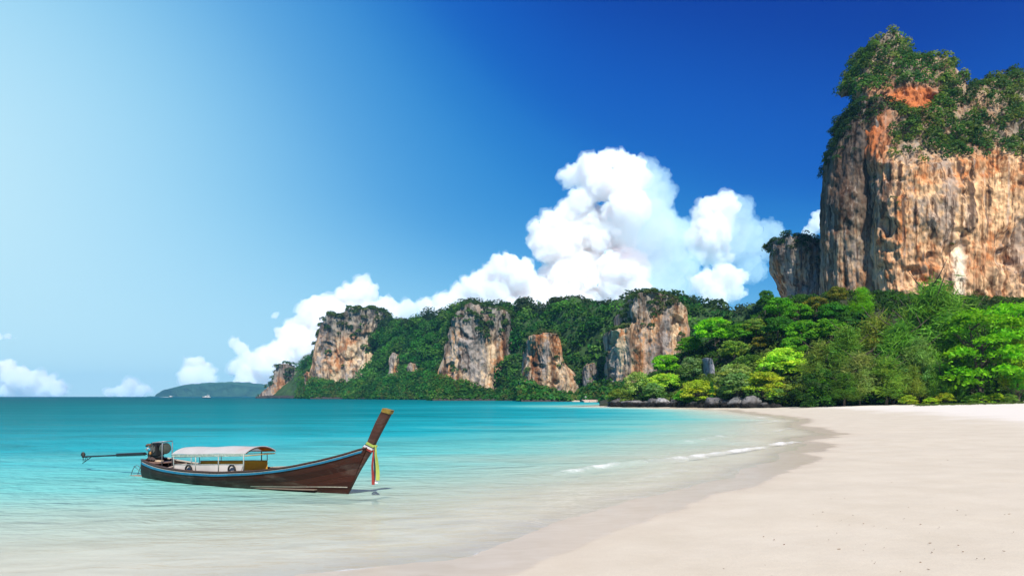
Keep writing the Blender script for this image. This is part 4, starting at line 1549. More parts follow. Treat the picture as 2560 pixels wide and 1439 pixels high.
HL, BT = 'trees on the headland slope', 'casuarinas along the back of the beach'
TREES = [
    # headland, from the left tip
    ('shrub', 1549, 968, 1008, 62, 'olive', 'dark olive shrub on the outermost rocks at the headland tip', HL),
    ('shrub', 1592, 925, 1000, 78, 'pale', 'pale grey-green airy shrub right of the headland tip', HL),
    ('shrub', 1632, 955, 1004, 70, 'greygreen', 'grey-green shrub low over the pale-topped boulder', HL),
    ('broad', 1668, 882, 950, 84, 'bright', 'round bright green tree in front of the foot of the palest far cliff', HL),
    ('shrub', 1662, 930, 985, 105, 'lime', 'billowing lime shrub above the whitest boulder', HL),
    ('shrub', 1712, 972, 1010, 60, 'mid', 'small mid green bush tucked right of the whitest boulder', HL),
    ('broad', 1788, 788, 880, 112, 'bright', 'bright green dome-crowned tree above the tall grey rock face', HL),
    ('broad', 1722, 838, 905, 70, 'mid', 'leaning green tree left of the tall grey rock face', HL),
    ('shrub', 1730, 890, 950, 76, 'greygreen', 'grey twiggy tree at the left edge of the tall grey rock face', HL),
    ('shrub', 1746, 945, 1004, 100, 'yellow', 'rounded yellow-green shrub below the tall grey rock face', HL),
    ('column', 1779, 955, 1006, 18, 'dark', 'dark narrow columnar conifer standing among lime shrubs', HL),
    ('shrub', 1842, 930, 1004, 120, 'greygreen', 'wide grey-green shrub with bare twigs over the blackest boulders', HL),
    ('shrub', 1838, 905, 960, 90, 'pale', 'pale thin-leaved shrub right of the tall grey rock face', HL),
    ('broad', 1836, 845, 905, 82, 'olive', 'olive-green tree between the two grey rock faces', HL),
    ('broad', 1862, 800, 870, 84, 'mid', 'dense green tree on the slope right of the bright dome-crowned tree', HL),
    ('broad', 1902, 838, 885, 56, 'rust', 'brownish tree draped over the smaller grey rock face', HL),
    ('shrub', 1912, 925, 996, 110, 'yellow', 'yellow-green rounded shrub under the lime vine mound', HL),
    ('shrub', 1962, 866, 945, 130, 'lime', 'lime green mound of creepers, brightest patch of the headland', HL),
    ('shrub', 1972, 908, 950, 50, 'dark', 'dark round shrub enclosed by the lime creepers', HL),
    ('shrub', 1990, 955, 1010, 90, 'olive', 'olive-yellow shrub at the sand, left end of the tree line', HL),
    ('shrub', 1945, 968, 1010, 70, 'greygreen', 'grey-green shrub beside the last boulder before the sand', HL),
    ('broad', 1913, 722, 800, 46, 'dark', 'lone tall dark tree rising highest on the headland crest', HL),
    ('broad', 1950, 738, 820, 84, 'mid', 'spreading green tree on the crest under the small dark cliff', HL),
    ('broad', 1995, 752, 830, 80, 'mid', 'green tree on the crest, right under the rust face of the small cliff', HL),
    ('broad', 2040, 738, 815, 70, 'rust', 'rust-tinged tree against the base of the left cliff flank', HL),
    ('broad', 2093, 712, 790, 56, 'rust', 'brown-topped tree touching the pale foot of the left cliff flank', HL),
    ('broad', 2080, 748, 830, 90, 'dark', 'dark tree below the brown-topped one', HL),
    ('casuarina', 2152, 712, 805, 62, 'bright', 'bright green pointed tree at the dark crack of the tall cliff', HL),
    ('broad', 1890, 790, 850, 76, 'olive', 'olive-green tree left below the lone tall dark tree', HL),
    ('broad', 1945, 782, 870, 90, 'dark', 'dark drooping vine-covered tree at the middle of the slope', HL),
    ('broad', 2010, 795, 880, 100, 'mid', 'broad green tree at the middle of the slope, right of the vine-covered one', HL),
    ('broad', 2075, 790, 870, 96, 'mid', 'bushy green tree above the reddish casuarina', HL),
    ('broad', 2130, 770, 860, 90, 'dark', 'dark tree below the bright pointed tree', HL),
    ('broad', 1985, 838, 905, 76, 'mid', 'green tree above the lime mound of creepers', HL),
]
BEACH = [
    ('casuarina', 2052, 842, 150, 120, 'needleolive', 'reddish-brown topped casuarina, first at the left of the beach tree line', BT),
    ('shrub', 2062, 945, 146, 100, 'mid', 'low deep green bush on the sand edge beneath the reddish casuarina', 'bushes under the beach trees'),
    ('casuarina', 2118, 800, 147, 130, 'needle', 'tall grey-green casuarina second from the left of the beach tree line', BT),
    ('casuarina', 2150, 872, 140, 110, 'needlesilver', 'silvery casuarina in front of the taller grey-green ones', BT),
    ('casuarina', 2196, 768, 148, 130, 'needleolive', 'olive casuarina below the pale buttress of the tall cliff', BT),
    ('casuarina', 2110, 925, 139, 90, 'needledark', 'short dark casuarina at the sand, left of the low bright bush', BT),
    ('casuarina', 2252, 795, 142, 140, 'needle', 'wide feathery casuarina with rounded top, left of the tallest casuarina', BT),
    ('casuarina', 2216, 880, 138, 110, 'needleolive', 'drooping casuarina below the wide feathery one', BT),
    ('shrub', 2232, 955, 139, 70, 'mid', 'vivid green bush in the shade under the wide feathery casuarina', 'bushes under the beach trees'),
    ('casuarina', 2330, 686, 144, 215, 'needle', 'tallest casuarina, its top against the tall cliff', BT),
    ('casuarina', 2286, 742, 147, 120, 'needleolive', 'olive casuarina close behind the left side of the tallest one', BT),
    ('casuarina', 2384, 752, 148, 110, 'needle', 'grey-green casuarina close behind the right side of the tallest one', BT),
    ('casuarina', 2300, 835, 138, 110, 'needlesilver', 'pale casuarina in front of the tallest one', BT),
    ('casuarina', 2352, 895, 135, 70, 'needle', 'slender young casuarina with visible thin trunk', BT),
    ('casuarina', 2282, 905, 137, 70, 'needleolive', 'small drooping casuarina with brownish tips near the sand', BT),
    ('casuarina', 2426, 728, 152, 110, 'needledark', 'dark casuarina behind the bright almond tree', BT),
    ('broad', 2385, 790, 150, 110, 'mid', 'green tree in the gap between tallest casuarina and almond tree', HL),
    ('layered', 2455, 745, 136, 225, 'bright', 'bright green almond tree with layered branches', 'trees along the back of the beach'),
    ('casuarina', 2392, 930, 134, 60, 'needledark', 'dark little casuarina left under the almond tree', BT),
    ('broad', 2535, 735, 150, 140, 'bright', 'green tree behind the almond tree, at the right edge', HL),
    ('casuarina', 2548, 800, 133, 90, 'yellow', 'yellow-green casuarina cut off by the right edge', BT),
    ('pandanus', 2542, 905, 131, 74, 'mid', 'spiky pandanus palm at the right edge of the beach', 'plants at the sand edge'),
    ('shrub', 2272, 986, 134, 46, 'yellow', 'low yellow-green beach shrub, leftmost of the row on the sand', 'low shrubs along the sand'),
    ('shrub', 2326, 991, 133, 34, 'yellow', 'smallest low beach shrub of the row on the sand', 'low shrubs along the sand'),
    ('shrub', 2362, 979, 133, 48, 'yellow', 'low beach shrub at the foot of the slender young casuarina', 'low shrubs along the sand'),
    ('shrub', 2425, 987, 132, 40, 'olive', 'olive low beach shrub left below the almond tree', 'low shrubs along the sand'),
    ('shrub', 2448, 978, 132, 44, 'yellow', 'yellowest low beach shrub straight below the almond tree', 'low shrubs along the sand'),
    ('shrub', 2490, 981, 132, 46, 'yellow', 'low beach shrub right below the almond tree trunk', 'low shrubs along the sand'),
    ('shrub', 2524, 983, 131, 40, 'olive', 'low beach shrub beside the pandanus palm', 'low shrubs along the sand'),
]


def build_trees():
    for k, px, top, base, w, col, lab, grp in TREES:
        tree(k, px, top, base, w, col, lab, grp)
    for k, px, top, Y, w, col, lab, grp in BEACH:
        tree(k, px, top, None, w, col, lab, grp, Y=Y)
    # thicket behind and between the beach trees, down to the sand
    rng = np.random.default_rng(41)
    n = 620
    px = rng.uniform(1985, 2900, n)
    Y = rng.uniform(139, 158, n)
    d = shore_dist(xof(px, Y), Y)
    rad = rng.uniform(0.9, 1.9, n)
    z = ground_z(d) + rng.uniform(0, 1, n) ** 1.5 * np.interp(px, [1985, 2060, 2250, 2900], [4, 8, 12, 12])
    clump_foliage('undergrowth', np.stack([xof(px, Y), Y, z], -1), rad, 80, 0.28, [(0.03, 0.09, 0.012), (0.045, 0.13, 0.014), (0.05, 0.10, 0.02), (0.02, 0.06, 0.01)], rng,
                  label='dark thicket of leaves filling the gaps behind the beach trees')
    # creeping plants thin out on to the sand
    n = 1500
    px = rng.uniform(2290, 2700, n)
    Y = 131 - rng.uniform(0, 1, n) ** 2 * 9 + rng.uniform(0, 3, n)
    keep = fbm(np.stack([xof(px, Y) / 3.5, Y / 1.2, 0 * Y], -1), 3, 42) > -0.02
    px, Y = px[keep], Y[keep]
    m = 14
    x = np.repeat(xof(px, Y), m) + rng.normal(size=len(px) * m) * 0.25
    y = np.repeat(Y, m) + rng.normal(size=len(px) * m) * 0.2
    C = np.stack([x, y, ground_z(shore_dist(x, y)) + rng.uniform(0.02, 0.22, len(x))], -1)
    v, f, c = leaf_cards(C, rng.uniform(0.07, 0.15, len(x)), unit(rng.normal(size=(len(x), 3)) * 0.6 + np.array([0, 0, 1.0])), np.array([0.10, 0.15, 0.035]) * rng.uniform(0.6, 1.3, (len(x), 1)), rng)
    me = fast_mesh('beach_grass', v, f, False)
    set_attr(me, 'Col', c)
    tag(link('beach_grass', me, LEAF), 'sparse green creeper grass fringing the top of the sand', kind='stuff')


# ------------------------------------------------------------------ boulders and small rock faces of the headland
def build_rocks():
    def shore_rock_mat():
        m, n, l, out = new_mat('tidal_limestone')
        p = n.new('ShaderNodeBsdfPrincipled')
        p.inputs['Roughness'].default_value = 0.85
        p.inputs['Specular IOR Level'].default_value = 0.2
        a = attr(n, 'Col')
        t = noise_tex(n, l, 1.6, 8, 0.7)
        r = ramp(n, [(0.3, (0.45,) * 3), (0.7, (1.25,) * 3)])
        l.new(t.outputs['Fac'], r.inputs[0])
        l.new(mixc(n, l, 1.0, a.outputs['Color'], r.outputs[0], 'MULTIPLY'), p.inputs['Base Color'])
        b = n.new('ShaderNodeBump')
        b.inputs['Strength'].default_value = 1.0
        b.inputs['Distance'].default_value = 0.35
        l.new(t.outputs['Fac'], b.inputs['Height'])
        l.new(b.outputs[0], p.inputs['Normal'])
        l.new(p.outputs[0], out.inputs['Surface'])
        return m
    rm = shore_rock_mat()
    import bmesh
    bm = bmesh.new()
    bmesh.ops.create_icosphere(bm, subdivisions=5, radius=1)
    iv = np.array([v.co[:] for v in bm.verts])
    jf = np.array([[v.index for v in f.verts] for f in bm.faces])
    bm.free()

    def boulder(px, top, base, wpx, light, label, seed):
        Y = CAMH * F / (base - HY) if base > 1012 else 170
        Y = float(np.interp(px, [1530, 1600, 1700, 1800, 1860, 1930, 2000], [194, 186, 175, 164, 157, 150, 147]))
        h = zof(top, Y) * 1.18
        w = wpx / F * Y / 2 * 1.15
        q = iv * np.array([w, w * 0.8, h * 0.62])
        dis = 0.30 * fbm(iv * 1.3 + seed, 3, seed) + 0.20 * (ridged(iv * 2.2 + seed, 4, seed + 1) - 0.6) + 0.05 * fbm(iv * 7 + seed, 3, seed + 2)
        q = q * (1 + dis)[:, None]
        # cut faces
        rng = np.random.default_rng(seed)
        for _ in range(5):
            d = unit(rng.normal(size=3) * np.array([1, 1, 0.8]))
            lim = np.quantile(q @ d, 0.86)
            over = np.maximum(0, q @ d - lim)
            q = q - over[:, None] * d * 0.85
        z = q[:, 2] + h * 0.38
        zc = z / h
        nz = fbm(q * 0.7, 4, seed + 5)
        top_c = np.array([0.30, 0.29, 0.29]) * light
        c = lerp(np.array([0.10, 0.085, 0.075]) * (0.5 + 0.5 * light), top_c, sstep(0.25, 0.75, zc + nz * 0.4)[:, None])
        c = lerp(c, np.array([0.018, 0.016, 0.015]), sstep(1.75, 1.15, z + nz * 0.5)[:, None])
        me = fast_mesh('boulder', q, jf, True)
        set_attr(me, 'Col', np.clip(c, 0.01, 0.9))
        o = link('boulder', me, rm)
        o.location = (xof(px, Y), Y, h * 0.38)
        tag(o, label, 'boulder', 'dark boulders along the headland shore')

    B = [(1545, 1000, 1016, 36, 0.35, 'black boulder at the outermost tip of the headland'),
         (1584, 1003, 1018, 62, 0.9, 'long dark boulder with a smooth pale grey top near the headland tip'),
         (1612, 1004, 1018, 36, 0.6, 'rugged grey boulder right of the long pale-topped one'),
         (1634, 1000, 1019, 34, 0.4, 'dark boulder left of the whitest boulder'),
         (1660, 998, 1019, 38, 1.35, 'whitest boulder of the headland shore, sharply faceted'),
         (1650, 994, 1017, 20, 0.8, 'small grey boulder behind the whitest boulder'),
         (1688, 1001, 1019, 32, 0.4, 'black boulder right of the whitest boulder'),
         (1708, 1008, 1020, 30, 1.0, 'small pale boulder low at the waterline'),
         (1735, 1007, 1020, 36, 0.5, 'reddish grey rugged boulder in the middle of the shore rocks'),
         (1762, 1009, 1021, 34, 0.45, 'low dark boulder below the narrow conifer'),
         (1790, 996, 1021, 62, 0.55, 'big dark boulder overgrown by shrubs, widest of the shore rocks'),
         (1822, 1003, 1022, 40, 0.4, 'black boulder between the two big grey humps'),
         (1843, 996, 1022, 42, 0.75, 'big grey humped boulder near the end of the rocks'),
         (1880, 995, 1023, 50, 0.65, 'big dark grey boulder nearest the sand'),
         (1912, 1008, 1023, 30, 0.5, 'small boulder on the sand at the end of the rocks'),
         (1938, 1013, 1023, 24, 0.4, 'low black rock on the sand under the olive shrub')]
    for i, b in enumerate(B):
        boulder(*b, 900 + i * 7)
    # ledge the boulders sit on
    m = MB()
    rings = []
    for i, px in enumerate(np.linspace(1531, 1960, 150)):
        Y = float(np.interp(px, [1530, 1600, 1700, 1800, 1860, 1930, 2000], [194, 186, 175, 164, 157, 150, 147])) + 1.5
        h = 1.5 + 0.5 * math.sin(i * 0.9) * math.sin(i * 0.37) + random.uniform(-0.2, 0.2)
        if px > 1880:
            h *= 0.7
        x = xof(px, Y)
        rings.append([(x, Y - 1.4, -1), (x, Y - 1.2 + random.uniform(-.3, .3), h * 0.55), (x, Y + random.uniform(0, .5), h), (x, Y + 9, h + 0.5), (x, Y + 9, -1)])
    m.sweep(rings)
    o = m.build('rock_ledge', simple_mat('black_ledge', (0.03, 0.026, 0.023), 0.8, scale=1.5, bump=0.5), smooth=True)
    tag(o, 'black rock ledge at the waterline under the headland boulders', kind='structure')

    # grey rock faces showing through the trees
    for px, top, base, w, Yf, lab, sd in ((1772, 892, 962, 28, 182, 'tall pale grey rock face showing between the headland trees', 951),
                                          (1897, 872, 918, 26, 182, 'smaller grey rock face under the brownish headland tree', 961)):
        L = Loft(Yf + 4, 5.0, [(px - w / 2, base), (px - w * 0.4, top + 14), (px - w * 0.15, top), (px + w * 0.2, top + 4), (px + w * 0.42, top + 22), (px + w / 2, base)],
                 [(top - 5, px - w * 0.35), (base + 20, px - w * 0.5)], [(top - 5, px + w * 0.3), (base + 20, px + w * 0.55)], base + 20, nu=70, nv=80, n=2.4, flute=0.5, fl=(1.3, 14), seed=sd, cap=4, back=20)
        st = fbm(L.P / np.array([0.5, 0.5, 5]), 4, sd + 3)
        c = lerp(np.array([0.25, 0.25, 0.27]), np.array([0.07, 0.065, 0.06]), sstep(0.0, 0.45, st)[:, None])
        L.build('rock_outcrop', lab, c, rock_mat('grey_outcrop', 1.0, 0.4))


build_hill()
build_trees()
build_rocks()


# ------------------------------------------------------------------ long-tail boat
BX, BY = -13.72, 25.5                                # stern foot on the water
UX = np.array([8.68, -4.72]); UX = UX / np.linalg.norm(UX)
UY = np.array([-UX[1], UX[0]])                       # towards the far side
BOAT_RZ = math.atan2(UX[1], UX[0])


def bl(px, py, y=0.0):
    """boat coordinates (along, up) of the point of the lengthwise plane at `y` that shows at (px, py)"""
    k = (px - HX) / F
    x = (k * (BY + y * UY[1]) - BX - y * UY[0]) / (UX[0] - k * UX[1])
    Y = BY + x * UX[1] + y * UY[1]
    return x, CAMH - (py - HY) * Y / F


def build_boat():
    def wood(name, base, alt, rough=0.5, red=None, grey=None):
        m, n, l, out = new_mat(name)
        p = n.new('ShaderNodeBsdfPrincipled')
        p.inputs['Specular IOR Level'].default_value = 0.18
        t = noise_tex(n, l, 2.2, 7, 0.65, mapscale=(0.45, 1, 2.4), dist=0.5)
        r = ramp(n, [(0.3, alt), (0.62, base)])
        l.new(t.outputs['Fac'], r.inputs[0])
        c = r.outputs[0]
        if red:
            t2 = noise_tex(n, l, 0.55, 4, 0.6, mapscale=(0.6, 1, 1.3), dist=0.8)
            rr = ramp(n, [(0.50, (0, 0, 0)), (0.60, (0.8,) * 3)])
            l.new(t2.outputs['Fac'], rr.inputs[0])
            c = mixc(n, l, rr.outputs[0], c, (*red, 1))
        if grey:
            t3 = noise_tex(n, l, 0.9, 7, 0.7, mapscale=(0.5, 1, 1.8), dist=0.6)
            rg = ramp(n, [(0.55, (0, 0, 0)), (0.70, (0.75,) * 3)])
            l.new(t3.outputs['Fac'], rg.inputs[0])
            c = mixc(n, l, rg.outputs[0], c, (*grey, 1))
        if name == 'hull_wood':        # planks: a slightly different tone each, dark seams between
            ka = mth(n, l, 'MULTIPLY', attr(n, 'plank').outputs['Fac'], 7.0)
            wnz = n.new('ShaderNodeTexWhiteNoise')
            wnz.noise_dimensions = '1D'
            l.new(mth(n, l, 'FLOOR', ka), wnz.inputs['W'])
            tone = ramp(n, [(0, (0.72,) * 3), (1, (1.3, 1.25, 1.2))])
            l.new(wnz.outputs['Value'], tone.inputs[0])
            c = mixc(n, l, 1.0, c, tone.outputs[0], 'MULTIPLY')
            seam = ramp(n, [(0.0, (0.35,) * 3), (0.10, (1, 1, 1)), (1.0, (1, 1, 1))])
            l.new(mth(n, l, 'FRACT', ka), seam.inputs[0])
            c = mixc(n, l, 1.0, c, seam.outputs[0], 'MULTIPLY')
        l.new(c, p.inputs['Base Color'])
        g = noise_tex(n, l, 14, 5, 0.6, mapscale=(0.15, 1, 1.5))
        # plank seams run along the hull
        tc = n.new('ShaderNodeTexCoord')
        b = n.new('ShaderNodeBump')
        b.inputs['Strength'].default_value = 0.5
        b.inputs['Distance'].default_value = 0.02
        l.new(g.outputs['Fac'], b.inputs['Height'])
        l.new(b.outputs[0], p.inputs['Normal'])
        p.inputs['Roughness'].default_value = rough
        l.new(p.outputs[0], out.inputs['Surface'])
        return m
    hullm = wood('hull_wood', (0.040, 0.019, 0.0125), (0.014, 0.007, 0.005), 0.5, red=(0.050, 0.012, 0.007), grey=(0.12, 0.09, 0.072))
    prowm = wood('prow_wood', (0.085, 0.038, 0.026), (0.035, 0.016, 0.012), 0.55, grey=(0.15, 0.115, 0.10))
    innerm = simple_mat('inner_wood', (0.10, 0.075, 0.06), 0.8, scale=4, mapscale=(0.4, 1, 1))
    railm = simple_mat('rail_wood', (0.085, 0.045, 0.035), 0.6, scale=5, mapscale=(0.3, 1, 1))
    blue = simple_mat('blue_paint', (0.015, 0.19, 0.33), 0.45, var=0.18, scale=5)
    whitep = simple_mat('white_paint', (0.70, 0.69, 0.66), 0.5, var=0.12, scale=6)
    cream = simple_mat('cream_paint', (0.55, 0.48, 0.38), 0.6, var=0.15, scale=9)
    steel = simple_mat('grey_steel', (0.36, 0.36, 0.36), 0.45, metal=0.4, var=0.2, scale=9)
    black = simple_mat('black_iron', (0.02, 0.02, 0.02), 0.5, var=0.3, scale=12)
    rusty = simple_mat('rusty_iron', (0.16, 0.09, 0.055), 0.8, var=0.3, scale=14)
    def cloth(name, col, tr, col2=None, scale=2.0):
        m, n, l, out = new_mat(name)
        t = noise_tex(n, l, scale, 5, 0.6)
        r = ramp(n, [(0.35, col2 or tuple(c * 0.93 for c in col)), (0.6, col)])
        l.new(t.outputs['Fac'], r.inputs[0])
        d, q, x = n.new('ShaderNodeBsdfDiffuse'), n.new('ShaderNodeBsdfTranslucent'), n.new('ShaderNodeMixShader')
        x.inputs[0].default_value = tr
        l.new(r.outputs[0], d.inputs['Color']); l.new(r.outputs[0], q.inputs['Color'])
        l.new(d.outputs[0], x.inputs[1]); l.new(q.outputs[0], x.inputs[2])
        l.new(x.outputs[0], out.inputs['Surface'])
        return m
    canvas = cloth('white_canvas', (0.80, 0.78, 0.76), 0.55)
    orange = cloth('orange_lining', (0.85, 0.38, 0.05), 0.5, (0.55, 0.09, 0.02), 5.0)
    yellow = cloth('yellow_sheet', (0.90, 0.52, 0.08), 0.35)
    offw = simple_mat('offwhite_sheet', (0.66, 0.60, 0.54), 0.75, var=0.06, scale=2.5)
    rubber = simple_mat('tyre_rubber', (0.015, 0.015, 0.016), 0.75, var=0.2, scale=10)
    pole = simple_mat('pale_pole', (0.40, 0.44, 0.40), 0.6, var=0.2, scale=10)

    boat = empty('longtail_boat', (BX, BY, 0), BOAT_RZ)
    tag(boat, 'brown wooden long-tail boat with blue rail and white canopy, afloat in the shallows', 'boat')

    # --- hull
    bxs = np.array([-0.25, 0.1, 0.6, 1.4, 2.6, 4.0, 5.4, 6.8, 8.0, 9.0, 9.9, 10.5, 11.0])
    bws = np.array([0.16, 0.34, 0.50, 0.66, 0.80, 0.86, 0.84, 0.72, 0.54, 0.36, 0.20, 0.12, 0.075])
    gpx = np.array([(355, 1146), (362, 1153), (400, 1166), (460, 1175.5), (540, 1180), (640, 1176), (720, 1166.5), (800, 1150), (870, 1132), (918, 1116)], float)
    gp = []
    for px, py in gpx:
        x = bl(px, py)[0]
        for _ in range(6):
            yb = -np.interp(x, bxs, bws)
            x, z = bl(px, py, yb)
        gp.append((x, z))
    gp = np.array(gp)
    x_end = gp[-1, 0]
    xf, zf = bl(869, 1236)
    ns, nk = 90, 16
    s = np.linspace(0, 1, ns)
    xg = lerp(gp[0, 0], x_end, s)

    def gz(x):
        # smooth the traced sheer
        xs = np.linspace(x - 0.35, x + 0.35, 7)
        return float(np.mean(np.interp(xs, gp[:, 0], gp[:, 1])))
    zg = np.array([gz(x) for x in xg])
    bw = np.interp(xg, bxs, bws)
    xk = lerp(0.0, xf, s)
    zk = -0.32 + 0.32 * sstep(0.75, 1, s) + 0.05 * sstep(0.2, 0, s) - 0.03

    def hull_pt(i, k, side, off=0.0):
        sh = (1 - (1 - k) ** 2.6) * (1 - 0.55 * s[i] ** 4) + k * 0.55 * s[i] ** 4
        return (lerp(xk[i], xg[i], k ** (0.6 if s[i] < 0.08 else 1.0)), side * (bw[i] * sh * 1.0 + off + 0.02), lerp(zk[i], zg[i], k))
    m = MB()
    rings = [[hull_pt(i, k, -1) for k in np.linspace(1, 0, nk)] + [hull_pt(i, k, 1) for k in np.linspace(0.02, 1, nk)] for i in range(ns)]
    m.sweep(rings, closed=False, cap=False)
    # transom and stem
    b0 = len(rings[0])
    m.f.append(tuple(range(b0)))
    e0 = (ns - 1) * b0
    m.f.append(tuple(e0 + q for q in range(b0))[::-1])
    hull = m.build('hull', hullm, boat, smooth=True, angle=40)
    set_attr(hull.data, 'plank', np.tile(np.concatenate([np.linspace(1, 0, nk), np.linspace(0.02, 1, nk)]), ns))
    # inner skin
    m = MB()
    rings = []
    for i in range(2, ns - 2):
        r = []
        for side, ks in ((-1, np.linspace(1, 0.42, 7)), (1, np.linspace(0.42, 1, 7))):
            for k in ks:
                p = hull_pt(i, k, side)
                r.append((p[0], p[1] - side * 0.035, p[2]))
        rings.append(r)
    m.sweep(rings, closed=False, cap=False)
    m.build('inner_hull', innerm, boat, smooth=True)

    def strake(name, k0, k1, off, mat, parent, i0=0, i1=ns, thick=0.02, sides=(-1, 1), zf=None):
        for side in sides:
            m = MB()
            rings = []
            for i in range(i0, i1):
                a, b = hull_pt(i, k0(i) if callable(k0) else k0, side), hull_pt(i, k1(i) if callable(k1) else k1, side)
                rings.append([(a[0], a[1] - side * 0.004, a[2]), (a[0], a[1] + side * (off), a[2]), (b[0], b[1] + side * off, b[2]), (b[0], b[1] - side * 0.004, b[2])])
            m.sweep(rings)
            m.build(name, mat, parent, smooth=False)

    depth = zg - zk
    strake('rubbing_strake', lambda i: 1 - 0.135 / depth[i], lambda i: 1 - 0.065 / depth[i], 0.028, blue, hull, 1, ns - 1)
    strake('white_stripe', lambda i: 1 - 0.063 / depth[i], lambda i: 1 - 0.05 / depth[i], 0.016, cream, hull, 1, ns - 1)
    # cap rail
    for side in (-1, 1):
        m = MB()
        rings = []
        for i in range(0, ns):
            p = hull_pt(i, 1, side)
            rings.append([(p[0], p[1] + side * 0.03, p[2] - 0.012), (p[0], p[1] + side * 0.03, p[2] + 0.022), (p[0], p[1] - side * 0.075, p[2] + 0.022), (p[0], p[1] - side * 0.075, p[2] - 0.012)])
        m.sweep(rings)
        m.build('gunwale', railm if side < 0 else cream, boat)  # far rail coloured pale for the light that falls on it
    # cream line low on the bow
    def kz(i, z):
        return float(np.clip((z - zk[i]) / depth[i], 0.02, 0.95))
    i0 = int(ns * 0.60)
    zl = lambda i: 0.09 + 0.15 * (s[i] - 0.6) / 0.4
    strake('cream_line', lambda i: kz(i, zl(i) - 0.012), lambda i: kz(i, zl(i) + 0.014), 0.010, cream, hull, i0, ns - 1, sides=(-1, 1))

    # --- stem and prow post, curved back
    edge = [bl(*q) for q in ((869, 1236), (884, 1206), (900, 1176), (914, 1152), (928, 1129), (937, 1110), (950, 1084), (966, 1054), (981, 1026))]
    inner = [bl(*q) for q in ((862, 1236), (876, 1206), (889, 1176), (902, 1150), (913, 1124), (921, 1106), (930, 1084), (943, 1054), (961, 1020))]
    wds = [0.03, 0.05, 0.06, 0.07, 0.08, 0.085, 0.085, 0.085, 0.085]
    m = MB()
    m.sweep([[(e[0], -w * 0.75, e[1]), (e[0], w * 0.75, e[1]), (n_[0], w, n_[1]), (n_[0], -w, n_[1])] for e, n_, w in zip(edge, inner, wds)])
    m.build('prow', prowm, boat, bevel=0.008)
    m = MB()
    a, b = edge[-1], inner[-1]
    m.sweep([[(a[0] + dx, -0.09, a[1] + dz), (a[0] + dx, 0.09, a[1] + dz), (b[0] + dx, 0.092, b[1] + dz), (b[0] + dx, -0.092, b[1] + dz)] for dx, dz in ((-0.055, -0.10), (0.0, 0.008))])
    m.build('prow_cap', simple_mat('ochre_paint', (0.30, 0.20, 0.03), 0.6, var=0.25, scale=8), boat)

    # --- frames, floor and thwarts
    for x in (7.05, 7.55, 8.1, 8.6, 9.1, 9.6):
        i = int(np.argmin(np.abs(xg - x)))
        for side in (-1, 1):
            m = MB()
            pts = [hull_pt(i, k, side) for k in (0.5, 0.7, 0.85, 0.985)]
            m.tube([(p[0], p[1] - side * 0.07, p[2]) for p in pts], 0.026, 4)
            m.build('rib', whitep, boat)
    m = MB()
    fr = []
    for i in range(3, int(ns * 0.82)):
        w_ = abs(hull_pt(i, 0.45, 1)[1]) * 0.9
        fr.append([(xg[i], -w_, zg[i] * 0.12), (xg[i], w_, zg[i] * 0.12), (xg[i], w_, zg[i] * 0.12 - 0.03), (xg[i], -w_, zg[i] * 0.12 - 0.03)])
    m.sweep(fr)
    m.build('deck', simple_mat('deck_wood', (0.22, 0.16, 0.12), 0.8, scale=4, mapscale=(0.3, 2, 1)), boat)
    for x in (2.9, 3.9, 4.9):
        MB().box((x, 0, 0.36), (0.3, 1.25, 0.035)).build('thwart', simple_mat('bench_wood', (0.3, 0.2, 0.13), 0.7, scale=5), boat, bevel=0.006)
    m = MB()
    m.box((0.75, 0, gz(0.75) - 0.07), (0.9, 0.7, 0.035))
    m.build('stern_deck', simple_mat('stern_wood', (0.28, 0.17, 0.13), 0.8, scale=5, mapscale=(1, 3, 1)), boat)

    # --- canopy: near edge, crest, far edge
    yn, yf = -0.62, 0.62
    xl, zl0 = bl(429, 1134, yn)
    xr, zr0 = bl(614, 1131, yn)
    _, zc_ = bl(640, 1113.5, 0.0)
    _, zc0 = bl(470, 1117, 0.0)
    m = MB()
    rings = []
    nx, na = 26, 16
    for i in range(nx + 1):
        t = i / nx
        x = lerp(xl, xr, t)
        ze, zc = lerp(zl0, zr0, t), lerp(zc0, zc_, t)
        sag = 0.012 * math.sin(t * math.pi * 4)
        top = [(x, lerp(yn, yf, a / na), ze + (zc - ze) * (1 - abs(2 * a / na - 1) ** 2.2) + sag) for a in range(na + 1)]
        rings.append(top + [(p[0], p[1], p[2] - 0.018) for p in reversed(top)])
    m.sweep(rings)
    can = m.build('canopy', canvas, boat, smooth=True, angle=40)
    m = MB()
    rings = []
    for i in range(nx + 1):
        t = 0.84 + 0.16 * i / nx
        x = lerp(xl + 0.02, xr - 0.01, t)
        ze, zc = lerp(zl0, zr0, t) - 0.022, lerp(zc0, zc_, t) - 0.022
        top = [(x, lerp(yn + 0.02, yf - 0.02, a / na), ze + (zc - ze) * (1 - abs(2 * a / na - 1) ** 2.2)) for a in range(na + 1)]
        rings.append(top + [(p[0], p[1], p[2] - 0.008) for p in reversed(top)])
    m.sweep(rings)
    m.build('lining', orange, can, smooth=True)
    # hoops and edge rails
    for t in (0.0, 0.33, 0.66, 1.0):
        x = lerp(xl + 0.03, xr - 0.03, t)
        ze, zc = lerp(zl0, zr0, t) - 0.04, lerp(zc0, zc_, t) - 0.05
        MB().tube([(x, lerp(yn + 0.02, yf - 0.02, a / 12), ze + (zc - ze) * (1 - abs(2 * a / 12 - 1) ** 2.2)) for a in range(13)], 0.014, 6).build('canopy_hoop', rusty if t == 1.0 else pole, can, smooth=True)
